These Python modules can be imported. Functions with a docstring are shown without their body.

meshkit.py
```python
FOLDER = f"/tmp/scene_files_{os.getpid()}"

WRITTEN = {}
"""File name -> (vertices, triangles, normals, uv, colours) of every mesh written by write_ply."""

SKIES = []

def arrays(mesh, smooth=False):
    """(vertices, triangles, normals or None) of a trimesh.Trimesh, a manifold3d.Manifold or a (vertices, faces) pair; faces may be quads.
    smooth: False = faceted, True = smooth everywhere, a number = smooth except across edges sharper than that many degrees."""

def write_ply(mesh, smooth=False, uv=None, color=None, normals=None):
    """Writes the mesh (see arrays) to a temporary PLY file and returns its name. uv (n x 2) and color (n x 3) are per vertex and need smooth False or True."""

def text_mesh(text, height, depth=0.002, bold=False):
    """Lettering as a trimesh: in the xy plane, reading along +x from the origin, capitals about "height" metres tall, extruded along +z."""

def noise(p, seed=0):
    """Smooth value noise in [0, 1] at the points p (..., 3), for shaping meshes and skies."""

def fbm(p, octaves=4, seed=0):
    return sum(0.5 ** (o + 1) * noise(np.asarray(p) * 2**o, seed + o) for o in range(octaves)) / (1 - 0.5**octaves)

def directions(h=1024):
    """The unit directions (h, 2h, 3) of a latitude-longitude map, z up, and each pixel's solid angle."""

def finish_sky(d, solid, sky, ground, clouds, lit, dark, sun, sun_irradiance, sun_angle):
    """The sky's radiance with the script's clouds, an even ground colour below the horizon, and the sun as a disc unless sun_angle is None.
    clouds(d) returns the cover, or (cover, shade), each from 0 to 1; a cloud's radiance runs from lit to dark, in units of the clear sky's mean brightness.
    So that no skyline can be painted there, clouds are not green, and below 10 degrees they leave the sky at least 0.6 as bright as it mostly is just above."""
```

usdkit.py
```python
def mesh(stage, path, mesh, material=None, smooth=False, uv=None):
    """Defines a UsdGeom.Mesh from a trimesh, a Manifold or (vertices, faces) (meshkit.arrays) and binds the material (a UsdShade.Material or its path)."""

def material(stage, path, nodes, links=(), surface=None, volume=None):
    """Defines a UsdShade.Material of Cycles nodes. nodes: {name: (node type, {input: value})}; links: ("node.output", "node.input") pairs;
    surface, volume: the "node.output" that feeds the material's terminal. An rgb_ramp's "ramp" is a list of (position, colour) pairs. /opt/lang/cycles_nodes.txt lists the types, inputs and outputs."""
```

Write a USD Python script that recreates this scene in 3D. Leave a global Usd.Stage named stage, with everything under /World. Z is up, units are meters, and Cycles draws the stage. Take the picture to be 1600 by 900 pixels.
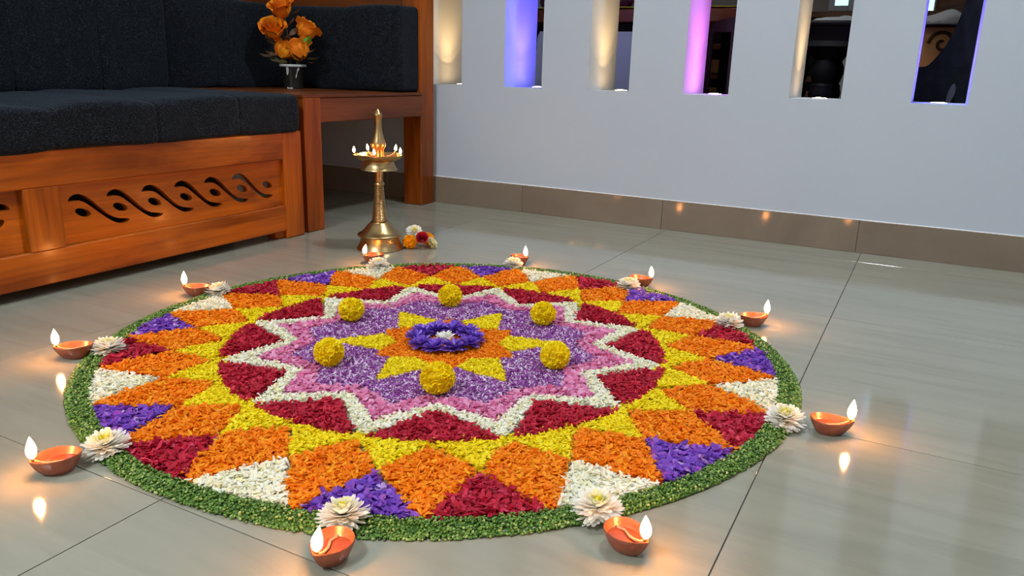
import math, random
import numpy as np, trimesh, shapely
import shapely.affinity
from shapely.geometry import Polygon, Point
import manifold3d as m3
import usdkit
from pxr import Usd, UsdGeom, UsdLux, UsdShade, Gf, Sdf, Vt

stage = Usd.Stage.CreateInMemory()
UsdGeom.SetStageUpAxis(stage, "Z")
UsdGeom.SetStageMetersPerUnit(stage, 1.0)
UsdGeom.Xform.Define(stage, "/World")
PI = math.pi

# ------------------------------------------------------------------ camera, light, exposure
CAM = (0.74169, -1.157612, 0.5)
FW = (-0.447485, 0.852698, -0.269561)
RT = (0.881456, 0.471435, 0.028020)
UP = (-0.150973, 0.225068, 0.962576)
cam = UsdGeom.Camera.Define(stage, "/World/camera")
cam.CreateHorizontalApertureAttr(36.0)
cam.CreateVerticalApertureAttr(20.25)
cam.CreateFocalLengthAttr(27.324)
cam.CreateClippingRangeAttr((0.02, 200.0))
cam.CreateExposureAttr(0.0)
UsdGeom.Xformable(cam).AddTransformOp().Set(Gf.Matrix4d(*RT, 0, *UP, 0, *[-a for a in FW], 0, *CAM, 1))

CEILING_W = 11.1                 # radiance of the round ceiling lamps
CEILING_COL = (0.94, 1.0, 1.03)
FAR_LAMP = 2.2
FLAME = 205.0
FLAME_COL = (1.0, 0.36, 0.085)
UPLIGHT = 560.0

dome = UsdLux.DomeLight.Define(stage, "/World/evening_sky")       # dusk outside the house; only windows would show it
dome.CreateIntensityAttr(0.02)
dome.CreateColorAttr((0.6, 0.75, 1.0))


# ------------------------------------------------------------------ prims and custom data
taken = {}
def numbered(parent, name):
    n = taken.get((parent, name), 0)
    taken[(parent, name)] = n + 1
    return name if n == 0 else f"{name}_{n:03d}"

def path_of(parent):
    return "/World" if parent is None else str(parent.GetPath())

def tag(o, label=None, cat=None, group=None, kind=None):
    for k, v in (("label", label), ("category", cat), ("group", group), ("kind", kind)):
        if v:
            o.SetCustomDataByKey(k, v)
    return o

TONED = set()
def obj(name, mesh, mat, parent=None, smooth=False):
    pp = path_of(parent)
    toned = str(mat.GetPath()) in TONED
    m = usdkit.mesh(stage, f"{pp}/{numbered(pp, name)}", mesh, mat, smooth=bool(smooth) if toned else smooth)
    if toned:                                   # each petal (each separate island of the mesh) has a tone of its own
        n = len(mesh.vertices)
        lab = trimesh.graph.connected_component_labels(mesh.edges, node_count=n)
        tone = np.random.default_rng(n).random(lab.max() + 1)[lab]
        UsdGeom.PrimvarsAPI(m).CreatePrimvar("tone", Sdf.ValueTypeNames.FloatArray, "vertex").Set(Vt.FloatArray.FromNumpy(tone.astype(np.float32)))
    return m.GetPrim()

def empty(name, loc=(0, 0, 0), rz=0.0, parent=None, tilt=(0, 0), scale=1.0):
    pp = path_of(parent)
    x = UsdGeom.Xform.Define(stage, f"{pp}/{numbered(pp, name)}")
    place(x, loc, rz, tilt, scale)
    return x.GetPrim()

def place(x, loc, rz=0.0, tilt=(0, 0), scale=1.0):
    x = UsdGeom.Xformable(x)
    x.ClearXformOpOrder()
    x.AddTranslateOp().Set(Gf.Vec3d(*map(float, loc)))
    x.AddRotateXYZOp().Set(Gf.Vec3f(math.degrees(tilt[0]), math.degrees(tilt[1]), math.degrees(rz)))
    if scale != 1.0:
        x.AddScaleOp().Set(Gf.Vec3f(scale, scale, scale) if np.isscalar(scale) else Gf.Vec3f(*scale))

def copy_of(src, loc, rz=0.0, tilt=(0, 0), scale=1.0, label=None):
    name = src.GetName().rstrip("0123456789").rstrip("_")
    x = UsdGeom.Xform.Define(stage, f"/World/{numbered('/World', name)}")
    p = x.GetPrim()
    p.GetReferences().AddInternalReference(src.GetPath())
    p.SetInstanceable(True)
    place(x, loc, rz, tilt, scale)
    was = src.GetCustomData()
    return tag(p, label or was.get("label"), was.get("category"), was.get("group"), was.get("kind"))


# ------------------------------------------------------------------ materials
def M(name, nodes, links, surface="p.BSDF"):
    return usdkit.material(stage, f"/World/Looks/{name}", nodes, links, surface=surface)

def plain(name, col, rough=0.5, metal=0.0, spec=0.5, **kw):
    return M(name, {"p": ("principled_bsdf", dict(base_color=col, roughness=rough, metallic=metal, specular_ior_level=spec, **kw))}, [])

def lin(r, g, b):
    f = lambda c: (c / 255 / 12.92) if c / 255 <= 0.04045 else ((c / 255 + 0.055) / 1.055) ** 2.4
    return (f(r), f(g), f(b))

def petal_mat(name, ramp, rough=0.55, trans=0.38, spec=0.3):
    """Every petal is its own island, so each takes its own tone; some light passes through."""
    TONED.add(f"/World/Looks/{name}")
    return M(name, {
        "g": ("attribute", {"attribute": "tone"}),
        "r": ("rgb_ramp", {"ramp": ramp}),
        "p": ("principled_bsdf", dict(roughness=rough, specular_ior_level=spec)),
        "t": ("translucent_bsdf", {}),
        "m": ("mix_closure", {"fac": trans}),
    }, [("g.fac", "r.fac"), ("r.color", "p.base_color"), ("r.color", "t.color"), ("p.BSDF", "m.closure1"), ("t.BSDF", "m.closure2")], surface="m.closure")

def wood(name, dark, light, axis, rough=0.34, coat=0.14):
    sc = [7.0, 7.0, 7.0]
    sc[axis] = 0.9
    fine = [160.0, 160.0, 160.0]
    fine[axis] = 4.0
    return M(name, {
        "c": ("geometry", {}),
        "o": ("object_info", {}),
        "off": ("vector_math", {"math_type": "scale", "vector1": (3.1, 5.3, 1.7)}),
        "add": ("vector_math", {"math_type": "add"}),
        "m1": ("mapping", {"scale": tuple(sc)}),
        "n1": ("noise_texture", {"scale": 1.6, "detail": 4.0, "roughness": 0.55, "distortion": 1.1}),
        "m2": ("mapping", {"scale": tuple(fine)}),
        "n2": ("noise_texture", {"scale": 1.0, "detail": 2.0}),
        "r1": ("rgb_ramp", {"ramp": [(0.34, dark), (0.5, tuple((a + b) / 2 for a, b in zip(dark, light))), (0.66, light)]}),
        "r2": ("rgb_ramp", {"ramp": [(0.3, (0.72, 0.70, 0.68)), (0.6, (1, 1, 1))]}),
        "x": ("mix_color", {"blend_type": "multiply", "fac": 0.8}),
        "b": ("bump", {"strength": 0.12, "distance": 0.002}),
        "p": ("principled_bsdf", dict(roughness=rough, specular_ior_level=0.22, coat_weight=coat, coat_roughness=0.14)),
    }, [("o.random", "off.scale"), ("c.position", "add.vector1"), ("off.vector", "add.vector2"), ("add.vector", "m1.vector"), ("add.vector", "m2.vector"),
        ("m1.vector", "n1.vector"), ("m2.vector", "n2.vector"), ("n1.fac", "r1.fac"), ("n2.fac", "r2.fac"),
        ("r1.color", "x.a"), ("r2.color", "x.b"), ("x.result", "p.base_color"), ("n2.fac", "b.height"), ("b.normal", "p.normal")])

WD, WL = (0.19, 0.040, 0.002), (0.47, 0.114, 0.004)
teak = [wood(f"teak_along_{a}", WD, WL, i) for i, a in enumerate("xyz")]
teak_mid = [wood(f"red_teak_along_{a}", (0.13, 0.027, 0.002), (0.34, 0.078, 0.006), i, 0.34, 0.12) for i, a in enumerate("xyz")]
teak_dark = [wood(f"dark_teak_along_{a}", (0.075, 0.018, 0.004), (0.19, 0.050, 0.009), i, 0.33, 0.12) for i, a in enumerate("xyz")]

paint = M("wall_paint", {
    "c": ("geometry", {}), "n": ("noise_texture", {"scale": 2.0, "detail": 4.0}), "n2": ("noise_texture", {"scale": 90.0, "detail": 3.0}),
    "r": ("rgb_ramp", {"ramp": [(0.3, (0.445, 0.520, 0.610)), (0.7, (0.465, 0.540, 0.625))]}),
    "b": ("bump", {"strength": 0.06, "distance": 0.002}),
    "p": ("principled_bsdf", dict(roughness=0.6, specular_ior_level=0.3)),
}, [("c.position", "n.vector"), ("c.position", "n2.vector"), ("n.fac", "r.fac"), ("r.color", "p.base_color"), ("n2.fac", "b.height"), ("b.normal", "p.normal")])
ceiling_paint = plain("ceiling_paint", (0.8, 0.8, 0.79), 0.8)
other_paint = plain("side_wall_paint", (0.62, 0.61, 0.6), 0.7)

def tile_mat(name, a, b, c, rough):
    return M(name, {
        "g": ("geometry", {}), "o": ("object_info", {}),
        "off": ("vector_math", {"math_type": "scale", "vector1": (7.3, 3.1, 5.7)}),
        "add": ("vector_math", {"math_type": "add"}),
        "m1": ("mapping", {"rotation": (0, 0, 0.42), "scale": (1.0, 9.0, 1.0)}),
        "n1": ("noise_texture", {"scale": 2.2, "detail": 6.0, "roughness": 0.62, "distortion": 0.8}),
        "n2": ("noise_texture", {"scale": 3.0, "detail": 4.0}),
        "r1": ("rgb_ramp", {"ramp": [(0.3, a), (0.5, b), (0.7, c)]}),
        "r2": ("rgb_ramp", {"ramp": [(0.3, (0.93, 0.93, 0.92)), (0.7, (1, 1, 1))]}),
        "x": ("mix_color", {"blend_type": "multiply", "fac": 1.0}),
        "p": ("principled_bsdf", dict(roughness=rough, specular_ior_level=0.55)),
    }, [("o.random", "off.scale"), ("g.position", "add.vector1"), ("off.vector", "add.vector2"), ("add.vector", "m1.vector"), ("add.vector", "n2.vector"),
        ("m1.vector", "n1.vector"), ("n1.fac", "r1.fac"), ("n2.fac", "r2.fac"), ("r1.color", "x.a"), ("r2.color", "x.b"), ("x.result", "p.base_color")])

tile_m = tile_mat("polished_floor_tile", (0.240, 0.242, 0.194), (0.272, 0.274, 0.220), (0.294, 0.296, 0.240), 0.085)
skirt_m = tile_mat("skirting_tile", (0.185, 0.148, 0.112), (0.22, 0.18, 0.136), (0.245, 0.205, 0.16), 0.08)
grout_m = plain("dark_grout", (0.10, 0.095, 0.085), 0.9)
caulk_m = plain("white_caulk", (0.72, 0.72, 0.74), 0.7)

def fabric(name, a, b):
    return M(name, {
        "g": ("geometry", {}),
        "m": ("mapping", {"scale": (1.0, 1.0, 2.2)}),
        "n": ("noise_texture", {"scale": 210.0, "detail": 2.0, "roughness": 0.7}),
        "n2": ("noise_texture", {"scale": 40.0, "detail": 3.0}),
        "r": ("rgb_ramp", {"ramp": [(0.42, a), (0.55, tuple((x + y) * 0.33 for x, y in zip(a, b))), (0.68, tuple(1.25 * y for y in b))]}),
        "r2": ("rgb_ramp", {"ramp": [(0.3, (0.7, 0.7, 0.7)), (0.7, (1.15, 1.15, 1.15))]}),
        "x": ("mix_color", {"blend_type": "multiply", "fac": 1.0, "use_clamp": False}),
        "bu": ("bump", {"strength": 0.5, "distance": 0.002}),
        "p": ("principled_bsdf", dict(roughness=0.9, specular_ior_level=0.15, sheen_weight=0.06, sheen_roughness=0.5, sheen_tint=(0.45, 0.65, 0.9))),
    }, [("g.position", "m.vector"), ("m.vector", "n.vector"), ("g.position", "n2.vector"), ("n.fac", "r.fac"), ("n2.fac", "r2.fac"), ("r.color", "x.a"), ("r2.color", "x.b"),
        ("x.result", "p.base_color"), ("n.fac", "bu.height"), ("bu.normal", "p.normal")])
denim = fabric("navy_heather_fabric", (0.0014, 0.0018, 0.0025), (0.021, 0.030, 0.043))

brass = M("old_brass", {
    "g": ("geometry", {}), "n": ("noise_texture", {"scale": 35.0, "detail": 4.0}),
    "r": ("rgb_ramp", {"ramp": [(0.3, (0.30, 0.20, 0.085)), (0.65, (0.52, 0.37, 0.17))]}),
    "rr": ("rgb_ramp", {"ramp": [(0.3, (0.40, 0.40, 0.40)), (0.7, (0.24, 0.24, 0.24))]}),
    "p": ("principled_bsdf", dict(metallic=1.0)),
}, [("g.position", "n.vector"), ("n.fac", "r.fac"), ("r.color", "p.base_color"), ("n.fac", "rr.fac"), ("rr.color", "p.roughness")])

clay = M("glazed_clay", {
    "g": ("geometry", {}), "n": ("noise_texture", {"scale": 60.0, "detail": 4.0}),
    "r": ("rgb_ramp", {"ramp": [(0.3, (0.22, 0.055, 0.026)), (0.7, (0.34, 0.092, 0.042))]}),
    "b": ("bump", {"strength": 0.25, "distance": 0.001}),
    "p": ("principled_bsdf", dict(roughness=0.33, coat_weight=0.35, coat_roughness=0.12)),
}, [("g.position", "n.vector"), ("n.fac", "r.fac"), ("r.color", "p.base_color"), ("n.fac", "b.height"), ("b.normal", "p.normal")])
oil_m = plain("lamp_oil", (0.20, 0.05, 0.022), 0.05, 0.0, 0.6)
wick_m = plain("cotton_wick", (0.40, 0.20, 0.13), 0.6)
wick_burnt = plain("burnt_wick", (0.03, 0.022, 0.018), 0.9)
flame_m = M("flame", {"e": ("emission", {"color": FLAME_COL, "strength": FLAME})}, [], surface="e.emission")

# petals
red_ramp = [(0.0, (0.32, 0.008, 0.022)), (0.5, (0.52, 0.014, 0.048)), (0.85, (0.66, 0.03, 0.085)), (1.0, (0.76, 0.10, 0.18))]
red_dark_ramp = [(0.0, (0.36, 0.008, 0.022)), (0.6, (0.56, 0.015, 0.050)), (1.0, (0.72, 0.04, 0.085))]
orange_ramp = [(0.0, (0.88, 0.235, 0.003)), (0.5, (0.95, 0.30, 0.005)), (0.9, (0.96, 0.40, 0.012)), (1.0, (0.96, 0.52, 0.02))]
yellow_ramp = [(0.0, (0.90, 0.68, 0.003)), (0.6, (0.95, 0.82, 0.006)), (1.0, (0.96, 0.90, 0.05))]
white_ramp = [(0.0, (0.90, 0.85, 0.60)), (0.4, (0.94, 0.94, 0.82)), (0.8, (0.96, 0.96, 0.90)), (1.0, (0.91, 0.87, 0.44))]
violet_ramp = [(0.0, (0.14, 0.045, 0.42)), (0.45, (0.24, 0.085, 0.60)), (0.75, (0.36, 0.15, 0.74)), (0.9, (0.36, 0.06, 0.48)), (1.0, (0.70, 0.56, 0.90))]
pink_ramp = [(0.0, (0.74, 0.17, 0.38)), (0.5, (0.82, 0.32, 0.56)), (0.85, (0.88, 0.48, 0.70)), (1.0, (0.70, 0.10, 0.24))]
lilac_ramp = [(0.0, (0.24, 0.035, 0.26)), (0.35, (0.38, 0.085, 0.42)), (0.66, (0.50, 0.17, 0.56)), (0.70, (0.84, 0.68, 0.88)), (1.0, (0.90, 0.80, 0.92))]
P_RED = petal_mat("rose_petals", red_ramp)
P_RED2 = petal_mat("dark_rose_petals", red_dark_ramp)
P_ORANGE = petal_mat("orange_marigold_petals", orange_ramp)
P_YELLOW = petal_mat("yellow_marigold_petals", yellow_ramp)
P_WHITE = petal_mat("white_mum_petals", white_ramp)
P_VIOLET = petal_mat("violet_aster_petals", violet_ramp)
P_PINK = petal_mat("pink_petals", pink_ramp)
P_LILAC = petal_mat("amaranth_shreds", lilac_ramp)
P_GRAM = petal_mat("green_gram", [(0.0, (0.03, 0.085, 0.009)), (0.5, (0.075, 0.175, 0.020)), (0.85, (0.15, 0.29, 0.045)), (1.0, (0.40, 0.46, 0.15))], 0.35, 0.0, 0.5)
MUM_WHITE = petal_mat("chrysanthemum_white", [(0.0, (0.93, 0.92, 0.84)), (1.0, (0.96, 0.96, 0.92))], 0.5, 0.4)
MUM_CREAM = petal_mat("chrysanthemum_cream", [(0.0, (0.92, 0.88, 0.52)), (1.0, (0.95, 0.93, 0.70))], 0.5, 0.4)
MUM_YELLOW = petal_mat("chrysanthemum_heart", [(0.0, (0.90, 0.78, 0.06)), (1.0, (0.94, 0.88, 0.14))], 0.5, 0.3)
BALL = petal_mat("marigold_head_petals", [(0.0, (0.92, 0.68, 0.003)), (0.6, (0.95, 0.80, 0.006)), (1.0, (0.96, 0.88, 0.04))], 0.55, 0.25)
BALL2 = petal_mat("deep_marigold_petals", [(0.0, lin(240, 160, 0)), (1.0, lin(250, 196, 16))], 0.55, 0.25)
AST = petal_mat("aster_violet", [(0.0, (0.12, 0.045, 0.46)), (0.6, (0.22, 0.10, 0.62)), (1.0, (0.40, 0.24, 0.82))], 0.5, 0.25)
AST_EYE = plain("aster_eye", lin(150, 130, 30), 0.7)
LEAF = petal_mat("leaf_green", [(0.0, lin(52, 82, 30)), (1.0, lin(82, 112, 44))], 0.4, 0.2)


# ------------------------------------------------------------------ mesh helpers
def cbox(lo, hi, c=0.003):
    """A box with chamfered edges."""
    lo, hi = np.array(lo, float), np.array(hi, float)
    c = min(c, (hi - lo).min() * 0.45)
    pts = []
    for sx in (0, 1):
        for sy in (0, 1):
            for sz in (0, 1):
                s = np.array([sx, sy, sz])
                corner = np.where(s, hi, lo)
                for k in range(3):
                    d = np.where(s, -c, c)
                    d[k] = 0
                    pts.append(corner + d)
    return trimesh.convex.convex_hull(np.array(pts))

def box(lo, hi):
    lo, hi = np.array(lo, float), np.array(hi, float)
    m = trimesh.creation.box(hi - lo)
    m.apply_translation((lo + hi) / 2)
    return m

def lathe(profile, n=48, cap=True):
    """Profile rows (r, z) from bottom to top, turned about z."""
    pr = np.array(profile, float)
    a = np.linspace(0, 2 * PI, n, endpoint=False)
    v = np.stack([np.outer(pr[:, 0], np.cos(a)), np.outer(pr[:, 0], np.sin(a)), np.repeat(pr[:, 1:2], n, 1)], -1).reshape(-1, 3)
    f = []
    i = np.arange(n)
    j = (i + 1) % n
    for k in range(len(pr) - 1):
        f.append(np.stack([k * n + i, k * n + j, (k + 1) * n + j, (k + 1) * n + i], 1))
    m = trimesh.Trimesh(v, np.vstack([np.vstack(f)[:, [0, 1, 2]], np.vstack(f)[:, [0, 2, 3]]]), process=False)
    m.update_faces(m.area_faces > 1e-14)
    return m

def tube(pts, r, n=8):
    pts = np.array(pts, float)
    r = np.broadcast_to(r, len(pts))
    t = np.gradient(pts, axis=0)
    t /= np.linalg.norm(t, axis=1, keepdims=True) + 1e-12
    ref = np.array([0, 0, 1.0]) if abs(t[:, 2]).max() < 0.9 else np.array([1.0, 0.13, 0])
    u = np.cross(t, ref); u /= np.linalg.norm(u, axis=1, keepdims=True) + 1e-12
    w = np.cross(t, u)
    a = np.linspace(0, 2 * PI, n, endpoint=False)
    v = pts[:, None] + r[:, None, None] * (np.cos(a)[None, :, None] * u[:, None] + np.sin(a)[None, :, None] * w[:, None])
    v = np.vstack([v.reshape(-1, 3), pts[:1], pts[-1:]])
    f, i = [], np.arange(n)
    j = (i + 1) % n
    for k in range(len(pts) - 1):
        f += [np.stack([k * n + i, k * n + j, (k + 1) * n + j], 1), np.stack([k * n + i, (k + 1) * n + j, (k + 1) * n + i], 1)]
    e = len(pts) * n
    f += [np.stack([j, i, np.full(n, e)], 1), np.stack([e - n + i, e - n + j, np.full(n, e + 1)], 1)]
    return trimesh.Trimesh(v, np.vstack(f), process=False)

def grid_faces(a, b):
    i, j = np.meshgrid(np.arange(a - 1), np.arange(b - 1), indexing="ij")
    q = (i * b + j).ravel()
    return np.vstack([np.stack([q, q + b, q + b + 1], 1), np.stack([q, q + b + 1, q + 1], 1)])

def extr(poly, lo, hi, frame):
    """Extrudes a shapely polygon by hi - lo; frame(u, v, w) turns its coordinates into the world's."""
    m = trimesh.creation.extrude_polygon(poly, hi - lo, engine="earcut")
    v = np.array(m.vertices)
    out = trimesh.Trimesh(np.stack(frame(v[:, 0], v[:, 1], v[:, 2] + lo), 1), m.faces, process=False)
    if out.volume < 0:
        out.invert()
    return out

def cushion(length, depth, height, rad, seams, seed, puff=0.006, groove=0.010, sag=()):
    """A stuffed cushion: rounded section (depth x height) in (u, w) swept along v from 0 to length, drawn in at the seams and the ends."""
    rg = np.random.default_rng(seed)
    n = 64
    a = np.linspace(0, 2 * PI, n, endpoint=False)
    e = 0.2
    cu = np.sign(np.cos(a)) * np.abs(np.cos(a)) ** e
    cw = np.sign(np.sin(a)) * np.abs(np.sin(a)) ** e
    st = np.unique(np.concatenate([np.linspace(0, length, int(length / 0.012) + 2), *[s + np.linspace(-0.012, 0.012, 9) for s in seams], rad * (1 - np.cos(np.linspace(0, PI / 2, 9))), length - rad * (1 - np.cos(np.linspace(0, PI / 2, 9)))]))
    st = st[(st >= 0) & (st <= length)]
    ends = np.array([0, *seams, length])
    v = []
    for s in st:
        d = min(s, length - s)
        inset = 0 if d >= rad else rad - math.sqrt(max(rad * rad - (rad - d) ** 2, 0))
        k = min(max(np.searchsorted(ends, s) - 1, 0), len(ends) - 2)
        t = (s - ends[k]) / max(ends[k + 1] - ends[k], 1e-6)
        bulge = puff * (4 * t * (1 - t)) ** 0.6
        g = sum(groove * math.exp(-((s - q) / 0.0045) ** 2) + groove * 0.8 * math.exp(-((s - q) / 0.03) ** 2) for q in seams)
        dip = sum(h * math.exp(-((s - q) / w) ** 2) for q, w, h in sag)
        hu, hw = depth / 2 - inset - g + bulge, height / 2 - inset * 1.0 - g * 0.7 + bulge
        w = hw * cw
        w = np.where(w > 0, w - dip * (w / hw), w)
        v.append(np.stack([hu * cu, np.full(n, s), w], 1))
    v = np.array(v)
    m = len(st)
    noise = rg.normal(0, 1, 3)
    v[..., 0] += 0.0025 * np.sin(v[..., 1] * 23 + noise[0] + v[..., 2] * 9)
    v[..., 2] += 0.0025 * np.sin(v[..., 1] * 17 + noise[1] + v[..., 0] * 7)
    f = []
    i = np.arange(n); j = (i + 1) % n
    for k in range(m - 1):
        f += [np.stack([k * n + i, (k + 1) * n + j, k * n + j], 1), np.stack([k * n + i, (k + 1) * n + i, (k + 1) * n + j], 1)]
    vv = np.vstack([v.reshape(-1, 3), v[0].mean(0), v[-1].mean(0)])
    e0 = m * n
    f += [np.stack([i, j, np.full(n, e0)], 1), np.stack([e0 - n + j, e0 - n + i, np.full(n, e0 + 1)], 1)]
    msh = trimesh.Trimesh(vv, np.vstack(f), process=False)
    if msh.volume < 0:
        msh.invert()
    return msh

def petals(xy, z, yaw, pitch, roll, length, width, cup, rng):
    """Many small curved petals as one mesh of separate islands: 3 x 3 vertices each."""
    n = len(xy)
    s = np.array([-0.5, 0.05, 0.5])
    wv = np.array([[0.45, 1.0, 0.55]])
    px = np.repeat(s[None, :, None], n, 0) * length[:, None, None] * np.ones((1, 1, 3))
    py = np.array([-0.5, 0, 0.5])[None, None, :] * (wv * width[:, None])[:, :, None]
    pz = cup[:, None, None] * length[:, None, None] * (np.array([1.0, 0.0, 1.1])[None, :, None] + np.array([0.5, 0.0, 0.5])[None, None, :] * 0.6)
    p = np.stack([px, np.broadcast_to(py, px.shape), np.broadcast_to(pz, px.shape)], -1).reshape(n, 9, 3)
    def rot(axis, ang):
        c, s_ = np.cos(ang), np.sin(ang)
        R = np.zeros((n, 3, 3)); R[:, axis, axis] = 1
        a, b = [(1, 2), (2, 0), (0, 1)][axis]
        R[:, a, a] = c; R[:, b, b] = c; R[:, a, b] = -s_; R[:, b, a] = s_
        return R
    R = rot(2, yaw) @ rot(1, pitch) @ rot(0, roll)
    v = np.einsum("nij,nkj->nki", R, p)
    v[..., 0] += xy[:, :1]; v[..., 1] += xy[:, 1:2]; v[..., 2] += z[:, None]
    low = v[..., 2].min(1)
    v[..., 2] += np.maximum(0.0008 - low, 0)[:, None]
    q = np.array([[0, 3, 4, 1], [1, 4, 5, 2], [3, 6, 7, 4], [4, 7, 8, 5]])
    t = np.vstack([q[:, [0, 1, 2]], q[:, [0, 2, 3]]])
    f = (t[None] + 9 * np.arange(n)[:, None, None]).reshape(-1, 3)
    return trimesh.Trimesh(v.reshape(-1, 3), f, process=False)

def inside(poly, n, rng):
    x0, y0, x1, y1 = poly.bounds
    out = np.zeros((0, 2))
    while len(out) < n:
        c = rng.uniform((x0, y0), (x1, y1), (max(n * 2, 50), 2))
        out = np.vstack([out, c[shapely.contains_xy(poly, c[:, 0], c[:, 1])]])
    return out[:n]

def heap(poly, length, width, cover, thick, rng, tilt=0.36, cup=0.11, edge=0.004):
    """A patch of loose petals over its own thin bed of petals."""
    n = max(12, int(cover * poly.area / (length * width * 0.62)))
    shape = poly.buffer(-length * 0.22)
    if shape.is_empty or shape.area < 0.3 * poly.area:
        shape = poly
    xy = inside(shape, n, rng)
    xy = xy + rng.normal(0, edge, xy.shape) * 0.5
    z = 0.0022 + thick * rng.random(n) ** 0.8
    L = length * rng.uniform(0.7, 1.3, n); W = width * rng.uniform(0.7, 1.3, n)
    m = petals(xy, z, rng.uniform(0, 2 * PI, n), rng.normal(0, tilt, n), rng.normal(0, tilt, n), L, W, rng.normal(0, cup, n), rng)
    base = poly.buffer(-0.001)
    parts = [trimesh.creation.extrude_polygon(g, 0.003, engine="earcut") for g in getattr(base, "geoms", [base]) if g.area > 1e-6]
    return trimesh.util.concatenate([m] + parts)


# ------------------------------------------------------------------ THE SETTING
XL, XR, YF, YB = -1.66, 2.7, -3.4, 1.362
TX, TY = 0.603, 0.6165
floor = empty("floor")
tag(floor, "pale beige polished floor tiles with thin dark joints", kind="structure")
obj("bed", box((XL - 0.2, YF - 0.2, -0.05), (XR + 0.2, 5.6, -0.0022)), grout_m, floor)
for i in range(-3, 5):
    for j in range(-6, 3):
        x0, y0 = 0.0025 + TX * i, -0.0105 + TY * j
        lo = (max(x0, XL - 0.1) + 0.0008, max(y0, YF) + 0.0008, -0.012)
        hi = (min(x0 + TX, XR) - 0.0008, min(y0 + TY, YB + 0.01) - 0.0008, 0.0)
        if hi[0] - lo[0] > 0.02 and hi[1] - lo[1] > 0.02:
            obj("tile", cbox(lo, hi, 0.00025), tile_m, floor)

# the white wall with its row of upright slots
SLOTS = [(-0.959, -0.815), (-0.637, -0.488), (-0.312, -0.167), (0.0155, 0.160), (0.3415, 0.488), (0.6725, 0.8135), (1.0, 1.145), (1.327, 1.472)]
SILL, WT = 0.442, 0.25
face = Polygon([(XL, 0.0), (XR, 0.0), (XR, 2.75), (XL, 2.75)], [[(a, SILL), (b, SILL), (b, 2.1), (a, 2.1)] for a, b in SLOTS])
wall_back = obj("wall_back", extr(face, YB, YB + WT, lambda u, v, w: (u, w, v)), paint)
tag(wall_back, "white painted wall with a row of narrow upright slots", kind="structure")
base_back = empty("baseboard_back")
tag(base_back, "brown tile skirting along the foot of the slotted white wall", kind="structure")
xs = [XL, -1.15, -0.545, -0.018, 0.588, 1.194, 1.8, XR]
for a, b in zip(xs, xs[1:]):
    obj("tile", cbox((a + 0.0006, YB - 0.009, 0.0), (b - 0.0006, YB + 0.002, 0.0985), 0.0008), skirt_m, base_back)
cv, rngc = [], np.random.default_rng(5)
xs_ = np.linspace(XL, XR, 260)
wob = 0.0012 * np.cumsum(rngc.normal(0, 1, 260)) * 0.12
wob = np.clip(wob - wob.mean(), -0.0012, 0.0012)
obj("caulk_line", tube(np.stack([xs_, np.full(260, YB - 0.0015), 0.0992 + wob], 1), 0.0022, 6), caulk_m, base_back, True)
tag(obj("wall_left", box((XL - 0.2, YF, 0), (XL, YB + WT, 2.75)), other_paint), "plain wall behind the sofa", kind="structure")
tag(obj("wall_right", box((XR, YF, 0), (XR + 0.2, 5.4, 2.75)), other_paint), "plain wall on the right", kind="structure")
tag(obj("wall_front", box((XL - 0.2, YF - 0.2, 0), (XR + 0.2, YF, 2.75)), other_paint), "plain wall behind the viewer", kind="structure")
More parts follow.
